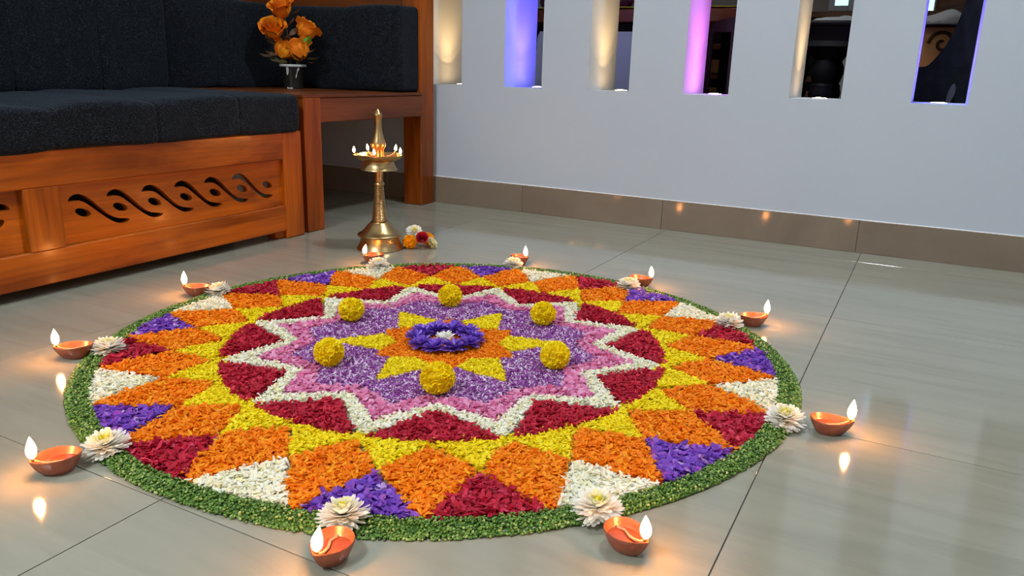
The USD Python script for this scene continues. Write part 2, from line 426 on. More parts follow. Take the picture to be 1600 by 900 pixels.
tag(obj("ceiling", box((XL - 0.2, YF - 0.2, 2.75), (XR + 0.2, 5.6, 2.9)), ceiling_paint), "white ceiling", kind="structure")

# round ceiling lamps
lamp_ring_m = plain("lamp_ring", (0.8, 0.8, 0.8), 0.4)
def ceiling_lamp(x, y, r, w, where, col=CEILING_COL):
    t = empty("ceiling_lamp", (x, y, 2.75))
    tag(t, f"round white ceiling lamp {where}", "ceiling lamp", "ceiling lamps")
    obj("housing", lathe([(0.0, -0.002), (r + 0.02, -0.002), (r + 0.02, -0.03), (r, -0.034), (r, -0.022), (0.0, -0.022)]), lamp_ring_m, t, 30)
    e = M(f"ceiling_glow_{taken[('/World', 'ceiling_lamp')]}", {"e": ("emission", {"color": col, "strength": w})}, [], surface="e.emission")
    obj("diffuser", lathe([(0.0, -0.030), (r * 0.98, -0.030), (r * 0.98, -0.026), (0.0, -0.026)], 40), e, t)
ceiling_lamp(0.58, 0.75, 0.13, CEILING_W * 19.0, "above the flower carpet")
ceiling_lamp(-0.30, -2.35, 0.30, CEILING_W * 8.6, "near the front of the room")
ceiling_lamp(2.1, -0.6, 0.26, CEILING_W * 1.0, "on the right side of the room")

# uplights set in the slot sills
GLOW = {"warm": (1.0, 0.55, 0.20), "blue": (0.17, 0.09, 1.0), "pink": (1.0, 0.13, 0.80)}
uplight_ring = plain("uplight_ring", (0.7, 0.7, 0.72), 0.3, 0.6)
def uplight(k, colour, power, label, cone=46.0, soft=0.07):
    a, b = SLOTS[k]
    c = GLOW[colour]
    t = empty("uplight", ((a + b) / 2, YB + WT / 2, SILL))
    tag(t, label, "uplight", "uplights in the wall slots")
    obj("rim", lathe([(0.030, 0.0), (0.030, 0.0008), (0.026, 0.0014), (0.022, 0.001), (0.022, 0.0)], 32), uplight_ring, t, 30)
    e = M(f"uplight_lens_{k}", {"e": ("emission", {"color": tuple(0.06 + 0.94 * v for v in c), "strength": 42.0 if colour == "warm" else 110.0})}, [], surface="e.emission")
    obj("lens", lathe([(0.022, 0.0003), (0.021, 0.0018), (0.016, 0.0034), (0.008, 0.0042), (0.0, 0.0044)], 32), e, t)
    for nm, k_, cn, sf in (("beam", 1.7 if colour == "warm" else 1.0, cone, soft), ("beam_core", 13.0 if colour == "warm" else 8.0, 40.0, 1.0)):        # a wide spill and a brighter core, as a small reflector gives
        s = UsdLux.SphereLight.Define(stage, str(t.GetPath()) + "/" + nm)
        s.CreateRadiusAttr(0.005)
        s.CreateIntensityAttr(power * k_)
        s.CreateColorAttr(c)
        sh = UsdLux.ShapingAPI.Apply(s.GetPrim())
        sh.CreateShapingConeAngleAttr(cn)
        sh.CreateShapingConeSoftnessAttr(sf)
        sx = UsdGeom.Xformable(s)
        sx.AddTranslateOp().Set(Gf.Vec3d(0, 0, 0.009))
        sx.AddRotateXYZOp().Set(Gf.Vec3f(180, 0, 0))
uplight(0, "warm", UPLIGHT, "warm white uplight in the slot beside the sofa post")
uplight(1, "blue", UPLIGHT * 4.0, "blue uplight in the slot left of a warm one", 66.0, 0.9)
uplight(2, "warm", UPLIGHT, "warm white uplight in the slot between blue and pink")
uplight(3, "pink", UPLIGHT * 2.2, "pink uplight glowing in its wall slot", 64.0, 0.8)
uplight(4, "warm", UPLIGHT, "warm white uplight in the slot before the black carved leg")
uplight(5, "blue", UPLIGHT * 4.0, "blue uplight in the slot at the right end of the row", 66.0, 0.9)


# ------------------------------------------------------------------ THE SOFA
FX = -0.900
Y0 = -1.10
sofa = empty("sofa")
tag(sofa, "teak sofa with carved front panels and a wooden corner table", "sofa")
obj("front_post", cbox((FX - 0.075, 0.530, 0.0), (FX, 0.606, 0.312), 0.004), teak[2], sofa)
obj("top_rail", cbox((FX - 0.035, Y0, 0.233), (FX - 0.001, 0.531, 0.311), 0.003), teak[1], sofa)
obj("bottom_rail", cbox((FX - 0.035, Y0, 0.024), (FX - 0.001, 0.531, 0.0995), 0.003), teak[1], sofa)
obj("foot", cbox((FX - 0.06, 0.500, 0.0), (FX - 0.012, 0.532, 0.03), 0.006), teak[2], sofa)
obj("stile", cbox((FX - 0.035, -0.219, 0.098), (FX - 0.001, -0.140, 0.234), 0.002), teak[2], sofa)
obj("stile", cbox((FX - 0.035, -0.97, 0.098), (FX - 0.001, -0.89, 0.234), 0.002), teak[2], sofa)

S = [(0.0669, 0.1929), (0.0763, 0.2057), (0.0907, 0.2093), (0.1065, 0.2057), (0.1255, 0.1912), (0.1443, 0.1709), (0.1637, 0.152), (0.1843, 0.14), (0.2175, 0.1354), (0.2147, 0.1302), (0.203, 0.1262), (0.1832, 0.129), (0.1626, 0.1412), (0.1429, 0.1584), (0.1237, 0.1753), (0.1049, 0.1911), (0.089, 0.1944)]
def smooth_poly(pts, it=3):
    p = np.array(pts)
    for _ in range(it):
        q = np.roll(p, -1, 0)
        p = np.stack([0.75 * p + 0.25 * q, 0.25 * p + 0.75 * q], 1).reshape(-1, 2)
    return Polygon(p).buffer(0)
s_unit = shapely.affinity.translate(smooth_poly(S), -0.0935 * 2, 0)
oval = shapely.affinity.rotate(shapely.affinity.scale(Point(0, 0).buffer(1, 24), 0.0195, 0.0088), -22)
def carved(y0, y1, start, mirror=False):
    cut = [shapely.affinity.translate(s_unit, 0.0928 * k, 0) for k in range(6)] + [shapely.affinity.translate(oval, -0.0850 + 0.0931 * k, 0.1655) for k in range(7)]
    holes = shapely.union_all(cut)
    holes = shapely.affinity.translate(holes, start, 0)
    if mirror:
        holes = shapely.affinity.scale(holes, -1, 1, origin=((y0 + y1) / 2, 0))
    p = Polygon([(y0, 0.094), (y1, 0.094), (y1, 0.240), (y0, 0.240)]).difference(holes)
    return extr(p, FX - 0.030, FX - 0.014, lambda u, v, w: (w, u, v))
obj("carved_panel", carved(-0.142, 0.533, 0.0), teak[1], sofa)
obj("carved_panel", carved(-0.892, -0.217, -0.75, True), teak[1], sofa)
obj("seat_board", cbox((-1.56, Y0, 0.285), (FX - 0.036, 0.58, 0.305), 0.002), teak[1], sofa)
obj("inner_board", box((-1.20, Y0, 0.05), (-1.18, 0.58, 0.285)), plain("sofa_underside", (0.05, 0.022, 0.01), 0.8), sofa)
# corner table
obj("table_post", cbox((FX - 0.085, 0.630, 0.0), (FX - 0.008, 0.704, 0.404), 0.003), teak_mid[2], sofa)
obj("back_post", cbox((FX - 0.098, 1.250, 0.0), (FX - 0.018, 1.334, 0.86), 0.003), teak_mid[2], sofa)
obj("apron", cbox((FX - 0.045, 0.700, 0.3295), (FX - 0.012, 1.252, 0.404), 0.003), teak_dark[1], sofa)
for k in range(5):
    xa = FX - 0.010 - 0.138 * k
    obj("plank", cbox((xa - 0.1375, 0.628, 0.404), (xa, 1.245, 0.414), 0.0015), teak_dark[1], sofa)
obj("rear_apron", cbox((-1.59, 0.655, 0.33), (FX - 0.09, 0.68, 0.404), 0.003), teak_dark[0], sofa)
obj("leg", cbox((-1.60, 0.63, 0.0), (-1.53, 0.70, 0.404), 0.003), teak_dark[2], sofa)
obj("leg", cbox((-1.60, 1.25, 0.0), (-1.53, 1.33, 0.86), 0.003), teak_dark[2], sofa)
# back frame
obj("back_rail", cbox((-1.53, 1.262, 0.705), (FX - 0.098, 1.318, 0.80), 0.004), teak_dark[0], sofa)
obj("back_board", cbox((-1.53, 1.290, 0.414), (FX - 0.098, 1.306, 0.706), 0.002), teak_dark[0], sofa)
obj("back_rail", cbox((-1.60, Y0, 0.712), (-1.545, 1.252, 0.80), 0.004), teak_dark[1], sofa)
obj("back_board", cbox((-1.585, Y0, 0.305), (-1.568, 1.252, 0.713), 0.002), teak_dark[1], sofa)

def cush(name, mesh, rot, loc, label, group):
    m = mesh.copy()
    if rot == "x":      # swept along X instead of Y, its front turned to -Y
        v = np.array(m.vertices)
        m = trimesh.Trimesh(np.stack([v[:, 1], -v[:, 0], v[:, 2]], 1), m.faces, process=False)
        if m.volume < 0:
            m.invert()
    if name == "seat_cushion":                  # it fills out towards its inner end
        v = np.array(m.vertices)
        v[:, 2] += 0.015 * np.clip((v[:, 1] - 0.85) / 0.7, 0, 1) * np.clip(v[:, 2] / 0.045, 0, 1)
        m = trimesh.Trimesh(v, m.faces, process=False)
    t = empty(name, loc)
    tag(t, label, "cushion", group)
    obj("cover", m, denim, t, 50)
    return t
cush("seat_cushion", cushion(0.598 - Y0, 0.52, 0.097, 0.022, [0.958, 1.212, 1.465, 0.45, 0.7, 0.2], 1, 0.003, 0.003, [(0.958, 0.05, 0.008), (1.212, 0.03, 0.003), (1.465, 0.03, 0.002)]), "y", (FX - 0.250, Y0, 0.3550),
     "long dark navy seat cushion on the carved wooden sofa", None)
cush("back_cushion", cushion(0.575 - Y0, 0.15, 0.34, 0.045, [1.18, 1.43, 0.93, 0.6, 0.3], 2, 0.006, 0.005), "y", (-1.46, Y0, 0.575),
     "dark navy back cushion behind the long seat cushion", "sofa back cushions")
cush("back_cushion", cushion(0.60, 0.10, 0.292, 0.035, [0.22], 3, 0.004, 0.002), "y", (-1.505, 0.590, 0.561),
     "dark navy back cushion in the corner, left of the rose vase", "sofa back cushions")
cush("back_cushion", cushion(0.568, 0.145, 0.288, 0.016, [0.32], 4, 0.003, 0.002), "x", (-1.452 - 0.045, 1.214, 0.560),
     "dark navy back cushion along the slotted wall, right of the rose vase", "sofa back cushions")


# ------------------------------------------------------------------ THE FLOWER CARPET
rng = np.random.default_rng(11)
carpet = empty("flower_carpet")
tag(carpet, "round carpet of bright flower petals edged with green gram on the tiled floor", "flower carpet")
def pol(r, deg):
    return (r * math.cos(math.radians(deg)), r * math.sin(math.radians(deg)))
def arc(r, a, b, n=12):
    return [pol(r, t) for t in np.linspace(a, b, n)]
def jag(poly, amp, seed):
    """Hand-laid edges: the outline wavers."""
    if len(poly.interiors):
        return poly
    p = poly.segmentize(0.012)
    c = np.array(p.exterior.coords)[:-1]
    r = np.random.default_rng(seed)
    c = c + r.normal(0, amp, c.shape)
    q = Polygon(c)
    return q if q.is_valid else poly
def patch(name, poly, mat, L, W, cover, thick, label=None, seed=[100], **kw):
    seed[0] += 1
    o = obj(name, heap(jag(poly, 0.0016, seed[0]), L, W, cover, thick, rng, **kw), mat, carpet)
    return tag(o, label, kind="stuff")

# green gram border
gr = 0.0018
g_ring = Point(0, 0).buffer(0.619, 96).difference(Point(0, 0).buffer(0.590, 96))
def gram_mesh(n):
    ico = trimesh.creation.icosphere(0)
    V, F = np.array(ico.vertices), np.array(ico.faces)
    a = rng.uniform(0, 2 * PI, n)
    t = rng.random(n)
    r = np.sqrt(0.588 ** 2 + (0.6225 ** 2 - 0.588 ** 2) * t)
    r = r + 0.0035 * np.sin(a * 5 + 1) * (r > 0.605) + 0.004 * np.exp(-((np.degrees(a) % 360 - 262) / 9) ** 2)
    edge = np.clip((0.626 - r) / 0.012, 0, 1) * np.clip((r - 0.583) / 0.006, 0, 1)
    z = gr * 0.75 + 0.0072 * edge * rng.random(n)
    sc = gr * rng.uniform(0.85, 1.15, (n, 1)) * np.array([[1.28, 1.0, 0.92]])
    th, ph = rng.uniform(0, 2 * PI, n), rng.normal(0, 0.5, n)
    v = V[None] * sc[:, None]
    c, s = np.cos(ph)[:, None], np.sin(ph)[:, None]
    x, y, zz = v[..., 0] * c - v[..., 2] * s, v[..., 1], v[..., 0] * s + v[..., 2] * c
    c, s = np.cos(th)[:, None], np.sin(th)[:, None]
    v = np.stack([x * c - y * s + (r * np.cos(a))[:, None], x * s + y * c + (r * np.sin(a))[:, None], zz + z[:, None]], -1)
    f = (F[None] + len(V) * np.arange(n)[:, None, None]).reshape(-1, 3)
    return trimesh.Trimesh(v.reshape(-1, 3), f, process=False)
bed_ring = trimesh.creation.extrude_polygon(g_ring, 0.004, engine="earcut")
tag(obj("gram_border", trimesh.util.concatenate([gram_mesh(29000), bed_ring]), P_GRAM, carpet, 60), "ring of small green gram beans around the petals", kind="stuff")

# outer zone
OUT = [("violet_petal_triangle", P_VIOLET, 0.0125, 0.0085), ("red_petal_triangle", P_RED, 0.0165, 0.0068), ("white_petal_triangle", P_WHITE, 0.0105, 0.0046)]
RO, RA, RI, RR = 0.589, 0.487, 0.482, 0.402
for k in range(24):
    c = 292.5 + 15 * k
    nm, mt, L, W = OUT[k % 3]
    patch(nm, Polygon([pol(RA, c)] + arc(RO, c - 7.2, c + 7.2)), mt, L, W, 3.6, 0.0075, tilt=0.34)
for k in range(24):
    c = 300 + 15 * k
    d = [pol(0.412, c), pol(0.447, c + 4.4), pol(RI, c + 7.3), pol(0.537, c + 3.9), pol(0.586, c + 0.5), pol(0.586, c - 0.5), pol(0.537, c - 3.9), pol(RI, c - 7.3), pol(0.447, c - 4.4)]
    patch("orange_petal_diamond", Polygon(d), P_ORANGE, 0.0108, 0.0048, 3.8, 0.0070, tilt=0.34)
for k in range(24):
    c = 292.5 + 15 * k
    d = [pol(RI + 0.001, c), pol(0.447, c - 3.2)] + arc(RR, c - 7.5, c + 7.5, 6) + [pol(0.447, c + 3.2)]
    patch("yellow_petal_triangle", Polygon(d), P_YELLOW, 0.0086, 0.0040, 3.8, 0.0065, tilt=0.34)

patch("yellow_petal_ring", Point(0, 0).buffer(0.414, 64).difference(Point(0, 0).buffer(0.384, 64)), P_YELLOW, 0.0086, 0.0040, 2.2, 0.003, tilt=0.3)

# twelve-pointed star
def star(rt, rv, off=15.0, n=12):
    return Polygon([pol(rt if i % 2 == 0 else rv, off + 180.0 / n * i) for i in range(2 * n)])
s_out, s_in, s_pink = star(0.396, 0.296), star(0.347, 0.270), star(0.282, 0.243)
for k in range(12):
    c = 30 * k
    inner = [pol(0.394, c + 13.4), pol(0.299, c), pol(0.394, c - 13.4)]
    patch("dark_red_petal_fan", Polygon(arc(RR, c - 12.9, c + 12.9, 14) + inner), P_RED2, 0.0120, 0.0056, 3.8, 0.0070, tilt=0.34)
for k in range(12):
    w = Polygon([(0, 0)] + arc(0.7, 30 * k, 30 * k + 30, 5))
    patch("white_petal_point", s_out.difference(s_in).intersection(w), P_WHITE, 0.0088, 0.0044, 3.6, 0.0065, tilt=0.34)
    patch("pink_petal_point", s_in.difference(s_pink).intersection(w), P_PINK, 0.0115, 0.0078, 3.4, 0.0060, tilt=0.34)

def kite(c):
    return Polygon([pol(0.093, c), pol(0.128, c + 20), pol(0.217, c + 0.0), pol(0.128, c - 20)])
kites = [kite(30 + 60 * k) for k in range(6)]
heart = Polygon([pol(0.143 if i % 2 == 0 else 0.105, 30 * i) for i in range(12)])
body = s_pink.difference(shapely.union_all(kites)).difference(heart)
for k in range(6):
    w = Polygon([(0, 0)] + arc(0.5, 60 * k - 30, 60 * k + 30, 9))
    patch("lilac_shred_lobe", max(getattr(body.intersection(w), "geoms", [body.intersection(w)]), key=lambda g: g.area), P_LILAC, 0.0072, 0.0030, 4.2, 0.0060, tilt=0.42, cup=0.1, edge=0.002)
for kt in kites:
    patch("yellow_petal_kite", kt, P_YELLOW, 0.0070, 0.0034, 4.2, 0.0075, tilt=0.38, edge=0.002)
patch("orange_petal_heart", heart.difference(shapely.union_all(kites)), P_ORANGE, 0.0078, 0.0034, 4.2, 0.0062, tilt=0.38)


# ------------------------------------------------------------------ FLOWERS
def strap(n_len, L, W, profile, curl, cup, lift0):
    """One strap petal from the origin along +x: curl bends it upward along its length."""
    t = np.linspace(0, 1, n_len)
    w = np.interp(t, *profile) * W / 2
    ang = lift0 + curl * t
    ds = L / (n_len - 1)
    x = np.concatenate([[0], np.cumsum(np.cos(ang[:-1]) * ds)])
    z = np.concatenate([[0], np.cumsum(np.sin(ang[:-1]) * ds)])
    v = []
    for a, b, c, d in zip(x, z, w, ang):
        up = np.array([-math.sin(d), 0, math.cos(d)])
        for s in (-1, 0, 1):
            v.append(np.array([a, s * c, b]) + up * cup * c * (s * s))
    return np.array(v), grid_faces(n_len, 3)

def whorl(layers, seed, prof=((0, 0.2, 0.6, 0.88, 1), (0.45, 0.8, 1, 0.92, 0.42)), n_len=6):
    r = np.random.default_rng(seed)
    vs, fs, k = [], [], 0
    for (n, L, W, lift, curl, cup, r0, z0) in layers:
        ph = r.uniform(0, 2 * PI)
        for i in range(n):
            v, f = strap(n_len, L * r.uniform(0.86, 1.08), W * r.uniform(0.85, 1.12), prof, curl + r.normal(0, 0.12), cup, lift + r.normal(0, 0.10))
            tw = r.normal(0, 0.25)
            c, s = math.cos(tw), math.sin(tw)
            v = np.stack([v[:, 0], v[:, 1] * c - v[:, 2] * s * 0.3, v[:, 2] + v[:, 1] * s * 0.5], 1)
            v[:, 0] += r0
            a = ph + 2 * PI * (i + r.normal(0, 0.16)) / n
            c, s = math.cos(a), math.sin(a)
            v = np.stack([v[:, 0] * c - v[:, 1] * s, v[:, 0] * s + v[:, 1] * c, v[:, 2] + z0], 1)
            vs.append(v); fs.append(f + k); k += len(v)
    return trimesh.Trimesh(np.vstack(vs), np.vstack(fs), process=False)

def chrysanthemum(name, seed, petal_m, heart_m, loc, rz, tilt, label, group, R=0.0300, cat="chrysanthemum"):
    t = empty(name, loc, rz, tilt=tilt)
    tag(t, label, cat, group)
    s = R / 0.0275
    outer = [(25, 0.0240, 0.0064, -0.30, 0.40, 0.10, 0.004, 0.0070), (25, 0.0244, 0.0064, -0.10, 0.34, 0.12, 0.004, 0.0088), (25, 0.0236, 0.0064, 0.08, 0.34, 0.14, 0.0035, 0.0106), (24, 0.0220, 0.0062, 0.26, 0.36, 0.16, 0.003, 0.0124), (22, 0.0200, 0.0060, 0.44, 0.40, 0.20, 0.003, 0.0140), (20, 0.0178, 0.0058, 0.62, 0.42, 0.24, 0.0025, 0.0150)]
    inner = [(18, 0.0154, 0.0054, 0.80, 0.45, 0.3, 0.0022, 0.0158), (15, 0.0128, 0.0050, 0.98, 0.5, 0.4, 0.0018, 0.0160)]
    core = [(13, 0.0105, 0.0044, 1.08, 0.6, 0.5, 0.001, 0.0160), (9, 0.0084, 0.0040, 1.30, 0.4, 0.6, 0.0004, 0.0160)]
    sc = lambda ls: [(n, L * s, W * s, a * 0.86, b, c, d * s, (0.005 + (e - 0.007) * 0.62) * s) for n, L, W, a, b, c, d, e in ls]
    obj("outer_petals", whorl(sc(outer), seed), petal_m, t, True)
    obj("inner_petals", whorl(sc(inner), seed + 1), MUM_CREAM if petal_m is MUM_WHITE else petal_m, t, True)
    obj("flower_heart", whorl(sc(core), seed + 2), heart_m, t, True)
    cup = trimesh.creation.icosphere(2, 0.009 * s)
    cup.apply_transform(np.diag([1, 1, 0.6, 1])); cup.apply_translation([0, 0, 0.0052 * s])
    obj("green_cup", cup, LEAF, t, True)
    return t

DIYAS = [  # bowl centre on the floor, heading of the spout in degrees, flower centre, words
    ((-0.510, 0.440), -112, (-0.451, 0.380), "just before the tall brass lamp's foot"),
    ((-0.186, 0.648), -28, (-0.172, 0.589), "at the far edge, first right of the brass lamp"),
    ((0.164, 0.615), -4, (0.156, 0.556), "at the far edge, second right of the brass lamp"),
    ((0.468, 0.449), 32, (0.430, 0.398), "at the far right, third from the brass lamp"),
    ((0.671, -0.012), 8, (0.611, -0.026), "at the right end of the carpet"),
    ((0.512, -0.438), -24, (0.464, -0.398), "at the near edge of the carpet, right of two"),
    ((0.253, -0.613), -82, (0.224, -0.560), "at the near edge of the carpet, left of two"),
    ((-0.160, -0.644), -106, (-0.148, -0.588), "at the near left, on a dark tile joint"),
    ((-0.508, -0.391), -122, (-0.470, -0.356), "at the left of the carpet, beside red petals"),
    ((-0.637, -0.020), -142, (-0.594, -0.002), "at the left, nearest the carved sofa panel"),
]

def diya_outline(n=64, L=0.060, W=0.044):
    """Leaf shape, spout towards +x."""
    a = np.linspace(0, 2 * PI, n, endpoint=False)
    x = np.cos(a)
    y = np.sin(a)
    t = (x + 1) / 2                                     # 0 at the back, 1 at the spout
    half = W / 2 * y * (1 - 0.62 * np.clip(t - 0.35, 0, 1) ** 1.25 / 0.65 ** 1.25 * np.abs(x))
    px_ = np.where(x > 0, L * 0.56 * np.sign(x) * np.abs(x) ** 0.80, L * 0.44 * x)
    return np.stack([px_, half], 1), t, a

def diya_mesh(seed):
    r = np.random.default_rng(seed)
    o, t, a = diya_outline()
    n = len(o)
    rings = [(0.0, 0.0, 0), (0.50, 0.0, 0), (0.56, 0.0008, 1), (0.72, 0.0060, 1), (0.86, 0.0125, 1), (0.955, 0.0185, 1), (0.995, 0.0212, 0.4), (1.0, 0.0225, 0), (0.975, 0.0232, 0), (0.94, 0.0222, 0), (0.86, 0.0165, 0), (0.74, 0.0105, 0), (0.5, 0.0068, 0), (0.0, 0.0060, 0)]
    w1, w2 = r.uniform(0, 6, 2)
    v = []
    for s, z, rib in rings:
        k = s * (1 + rib * 0.026 * np.sign(np.sin(a * 22)) * np.abs(np.sin(a * 22)) ** 0.6)
        k = k * (1 + 0.02 * np.sin(2 * a + w1) + 0.012 * np.sin(3 * a + w2))
        sp = np.clip((t - 0.72) / 0.28, 0, 1) ** 1.5
        xy = o * k[:, None]
        hz = z + (0.0022 * sp + 0.0009 * np.sin(2 * a + w2)) * min(z / 0.02, 1)
        v.append(np.stack([xy[:, 0], xy[:, 1], hz], 1))
    v = np.vstack(v)
    i = np.arange(n); j = (i + 1) % n
    f = []
    for k in range(len(rings) - 1):
        f += [np.stack([k * n + i, k * n + j, (k + 1) * n + j], 1), np.stack([k * n + i, (k + 1) * n + j, (k + 1) * n + i], 1)]
    m = trimesh.Trimesh(v, np.vstack(f), process=False)
    m.update_faces(m.area_faces > 1e-13)
    return m

def flame_mesh(h, r, lean):
    z = np.linspace(0, 1, 9)
    pr = np.interp(z, [0, 0.12, 0.32, 0.55, 0.8, 0.93, 1], [0.25, 0.72, 1.0, 0.86, 0.45, 0.18, 0.0]) * r
    m = lathe(np.stack([pr, z * h], 1), 10)
    v = np.array(m.vertices)
    v[:, 0] += lean[0] * (v[:, 2] / h) ** 2; v[:, 1] += lean[1] * (v[:, 2] / h) ** 2
    return trimesh.Trimesh(v, m.faces, process=False)

FL = np.random.default_rng(3)
for i, ((x, y), hd, (fx_, fy_), words) in enumerate(DIYAS):
    t = empty("clay_oil_lamp", (x, y, 0), math.radians(hd))
    tag(t, "lit clay oil lamp " + words, "oil lamp", "clay oil lamps around the carpet")
    obj("bowl", diya_mesh(40 + i), clay, t, 50)
    o, _, _ = diya_outline()
    ins = Polygon(o * 0.80)
    oil = trimesh.creation.extrude_polygon(ins, 0.0006, engine="earcut"); oil.apply_translation([0, 0, 0.0130])
    obj("oil", oil, oil_m, t)
    sgn = 1 if i % 2 else -1
    wp = np.array([(-0.018, 0.006 * sgn, 0.0148), (-0.008, 0.008 * sgn, 0.0150), (0.004, 0.003 * sgn, 0.0152), (0.014, 0.0015 * sgn, 0.0165), (0.022, 0.0, 0.0200), (0.028, 0.0, 0.0238)])
    tt = np.linspace(0, 5, 26)
    wp = np.stack([np.interp(tt, np.arange(6), wp[:, k]) for k in range(3)], 1)
    wr = 0.0017 * (1 + 0.15 * np.sin(np.arange(26) * 1.9))
    w = obj("wick", tube(wp, wr, 8), wick_m, t, 60)
    obj("burnt_tip", tube([(0.0275, 0, 0.0236), (0.0288, 0, 0.0262), (0.0286, 0, 0.0300)], [0.0018, 0.0016, 0.0008], 8), wick_burnt, w, 60)
    fm = flame_mesh(0.0275 * FL.uniform(0.92, 1.1), 0.0066, FL.normal(0, 0.0016, 2))
    fm.apply_translation([0.0286, 0, 0.0272])
    obj("flame", fm, flame_m, t, True)
    chrysanthemum("white_chrysanthemum", 200 + 7 * i, MUM_WHITE, MUM_YELLOW, (fx_, fy_, 0.0065), FL.uniform(0, 6), (FL.normal(0, 0.10), FL.normal(0, 0.10)),
                  "white chrysanthemum touching the clay lamp " + words,
                  "white chrysanthemums beside the clay lamps", R=0.0300 if i != 1 else 0.027)

def marigold(loc, R, seed, label, mat=BALL, group="marigold heads on the carpet"):
    r = np.random.default_rng(seed)
    n = 330
    i = np.arange(n) + 0.5
    cz = 1 - 2 * i / n
    th = i * 2.399963
    d = np.stack([np.sqrt(1 - cz ** 2) * np.cos(th), np.sqrt(1 - cz ** 2) * np.sin(th), cz], 1)
    d += r.normal(0, 0.05, d.shape); d /= np.linalg.norm(d, axis=1, keepdims=True)
    V, F = [], []
    for k, q in enumerate(d):
        a = np.cross(q, r.normal(0, 1, 3)); a /= np.linalg.norm(a)
        b = np.cross(q, a)
        w, rr = R * r.uniform(0.15, 0.22), R * r.uniform(0.90, 1.03)
        vs = []
        for u, hgt, ww in ((0, 0.55, 0.35), (1, 0.86, 0.85), (2, 1.0, 1.0)):
            for s in (-1, 0, 1):
                vs.append(q * rr * (hgt - 0.03 * (s == 0) * (u == 2)) + a * s * w * ww + b * (w * 0.55 * (s * s) * (u / 2) + w * 0.45 * u / 2))
        V.append(vs); F.append(grid_faces(3, 3) + 9 * k)
    t = empty("marigold_head", loc)
    tag(t, label, "marigold", group)
    m = trimesh.Trimesh(np.vstack(V), np.vstack(F), process=False)
    v = np.array(m.vertices); v[:, 2] *= 0.93
    obj("ruffled_petals", trimesh.Trimesh(v, m.faces, process=False), mat, t)
    core = trimesh.creation.icosphere(2, R * 0.80); core.apply_transform(np.diag([1, 1, 0.93, 1]))
    obj("flower_core", core, mat, t, True)
for (r_, a_), where in zip([(0.229, 299), (0.226, 358), (0.222, 62), (0.234, 121), (0.232, 178), (0.229, 242)],
                           ["the nearest of the six on the lilac star", "on the right of the lilac star, nearer one", "on the right of the lilac star, farther one", "the farthest of the six, towards the white wall",
                            "on the left of the lilac star, farther one", "on the left of the lilac star, nearer one"]):
    x, y = pol(r_, a_)
    marigold((x, y, 0.0305), 0.0265 if a_ != 299 else 0.0285, int(a_), "round yellow marigold head " + where)

# ring of violet asters round a white heart
WHERE = ["at its right end, nearer one", "at its right end, farther one", "on the far side, right of centre", "on the far side, middle one", "on the far side, left of centre", "at its left end, farther one", "at its left end, nearer one",
         "on the near side, left one", "on the near side, middle one", "with a yellow eye, near right"]
for k in range(10):
    a = 36 * k - 4
    x, y = pol(0.053, a)
    x -= 0.004
    t = empty("violet_aster", (x, y, 0.0125), 0.7 * k, tilt=(0.16 * math.sin(math.radians(a)) * -1 + 0.12 * ((k * 7) % 3 - 1), 0.16 * math.cos(math.radians(a)) + 0.10 * ((k * 5) % 3 - 1)))
    tag(t, f"violet aster of the central ring, {WHERE[k]}", "aster", "violet asters ringing the carpet's centre")
    obj("ray_petals", whorl([(18, 0.0245, 0.0072, 0.05, 0.30, 0.5, 0.0015, 0.001), (17, 0.0225, 0.007, 0.30, 0.35, 0.5, 0.0012, 0.003), (13, 0.018, 0.006, 0.62, 0.35, 0.5, 0.001, 0.004)], 300 + k), AST, t, True)
    if k in (9, 7, 2):
        e = trimesh.creation.icosphere(2, 0.0042 if k == 9 else 0.0028); e.apply_transform(np.diag([1, 1, 0.6, 1])); e.apply_translation([0, 0, 0.0075])
        obj("flower_eye", e, AST_EYE, t, True)
t = empty("white_flower_tuft", (-0.004, 0.0, 0.0125), 0.4)
tag(t, "small tuft of white petals inside the violet aster ring", "flower")
obj("petals", whorl([(13, 0.022, 0.0075, 0.10, 0.5, 0.4, 0.0, 0.001), (12, 0.019, 0.007, 0.4, 0.5, 0.4, 0.0, 0.002), (9, 0.012, 0.005, 0.8, 0.5, 0.5, 0.0, 0.003)], 77), MUM_WHITE, t, True)

# loose flowers beside the brass lamp
chrysanthemum("white_chrysanthemum", 901, MUM_WHITE, MUM_YELLOW, (-0.548, 0.676, 0.034), 0.5, (0.5, 0.2), "white chrysanthemum leaning over the orange marigold by the brass lamp", "loose flowers beside the brass lamp", 0.025)
marigold((-0.530, 0.630, 0.0205), 0.0215, 902, "small deep yellow marigold against the brass lamp's foot", BALL2, "loose flowers beside the brass lamp")
marigold((-0.507, 0.685, 0.0225), 0.0190, 903, "small yellow marigold half hidden behind the red rose", BALL2, "loose flowers beside the brass lamp")
chrysanthemum("cream_chrysanthemum", 904, MUM_CREAM, MUM_YELLOW, (-0.486, 0.668, 0.012), 1.5, (0.75, 0.55), "cream chrysanthemum lying tipped beside the red rose", "loose flowers beside the brass lamp", 0.021)

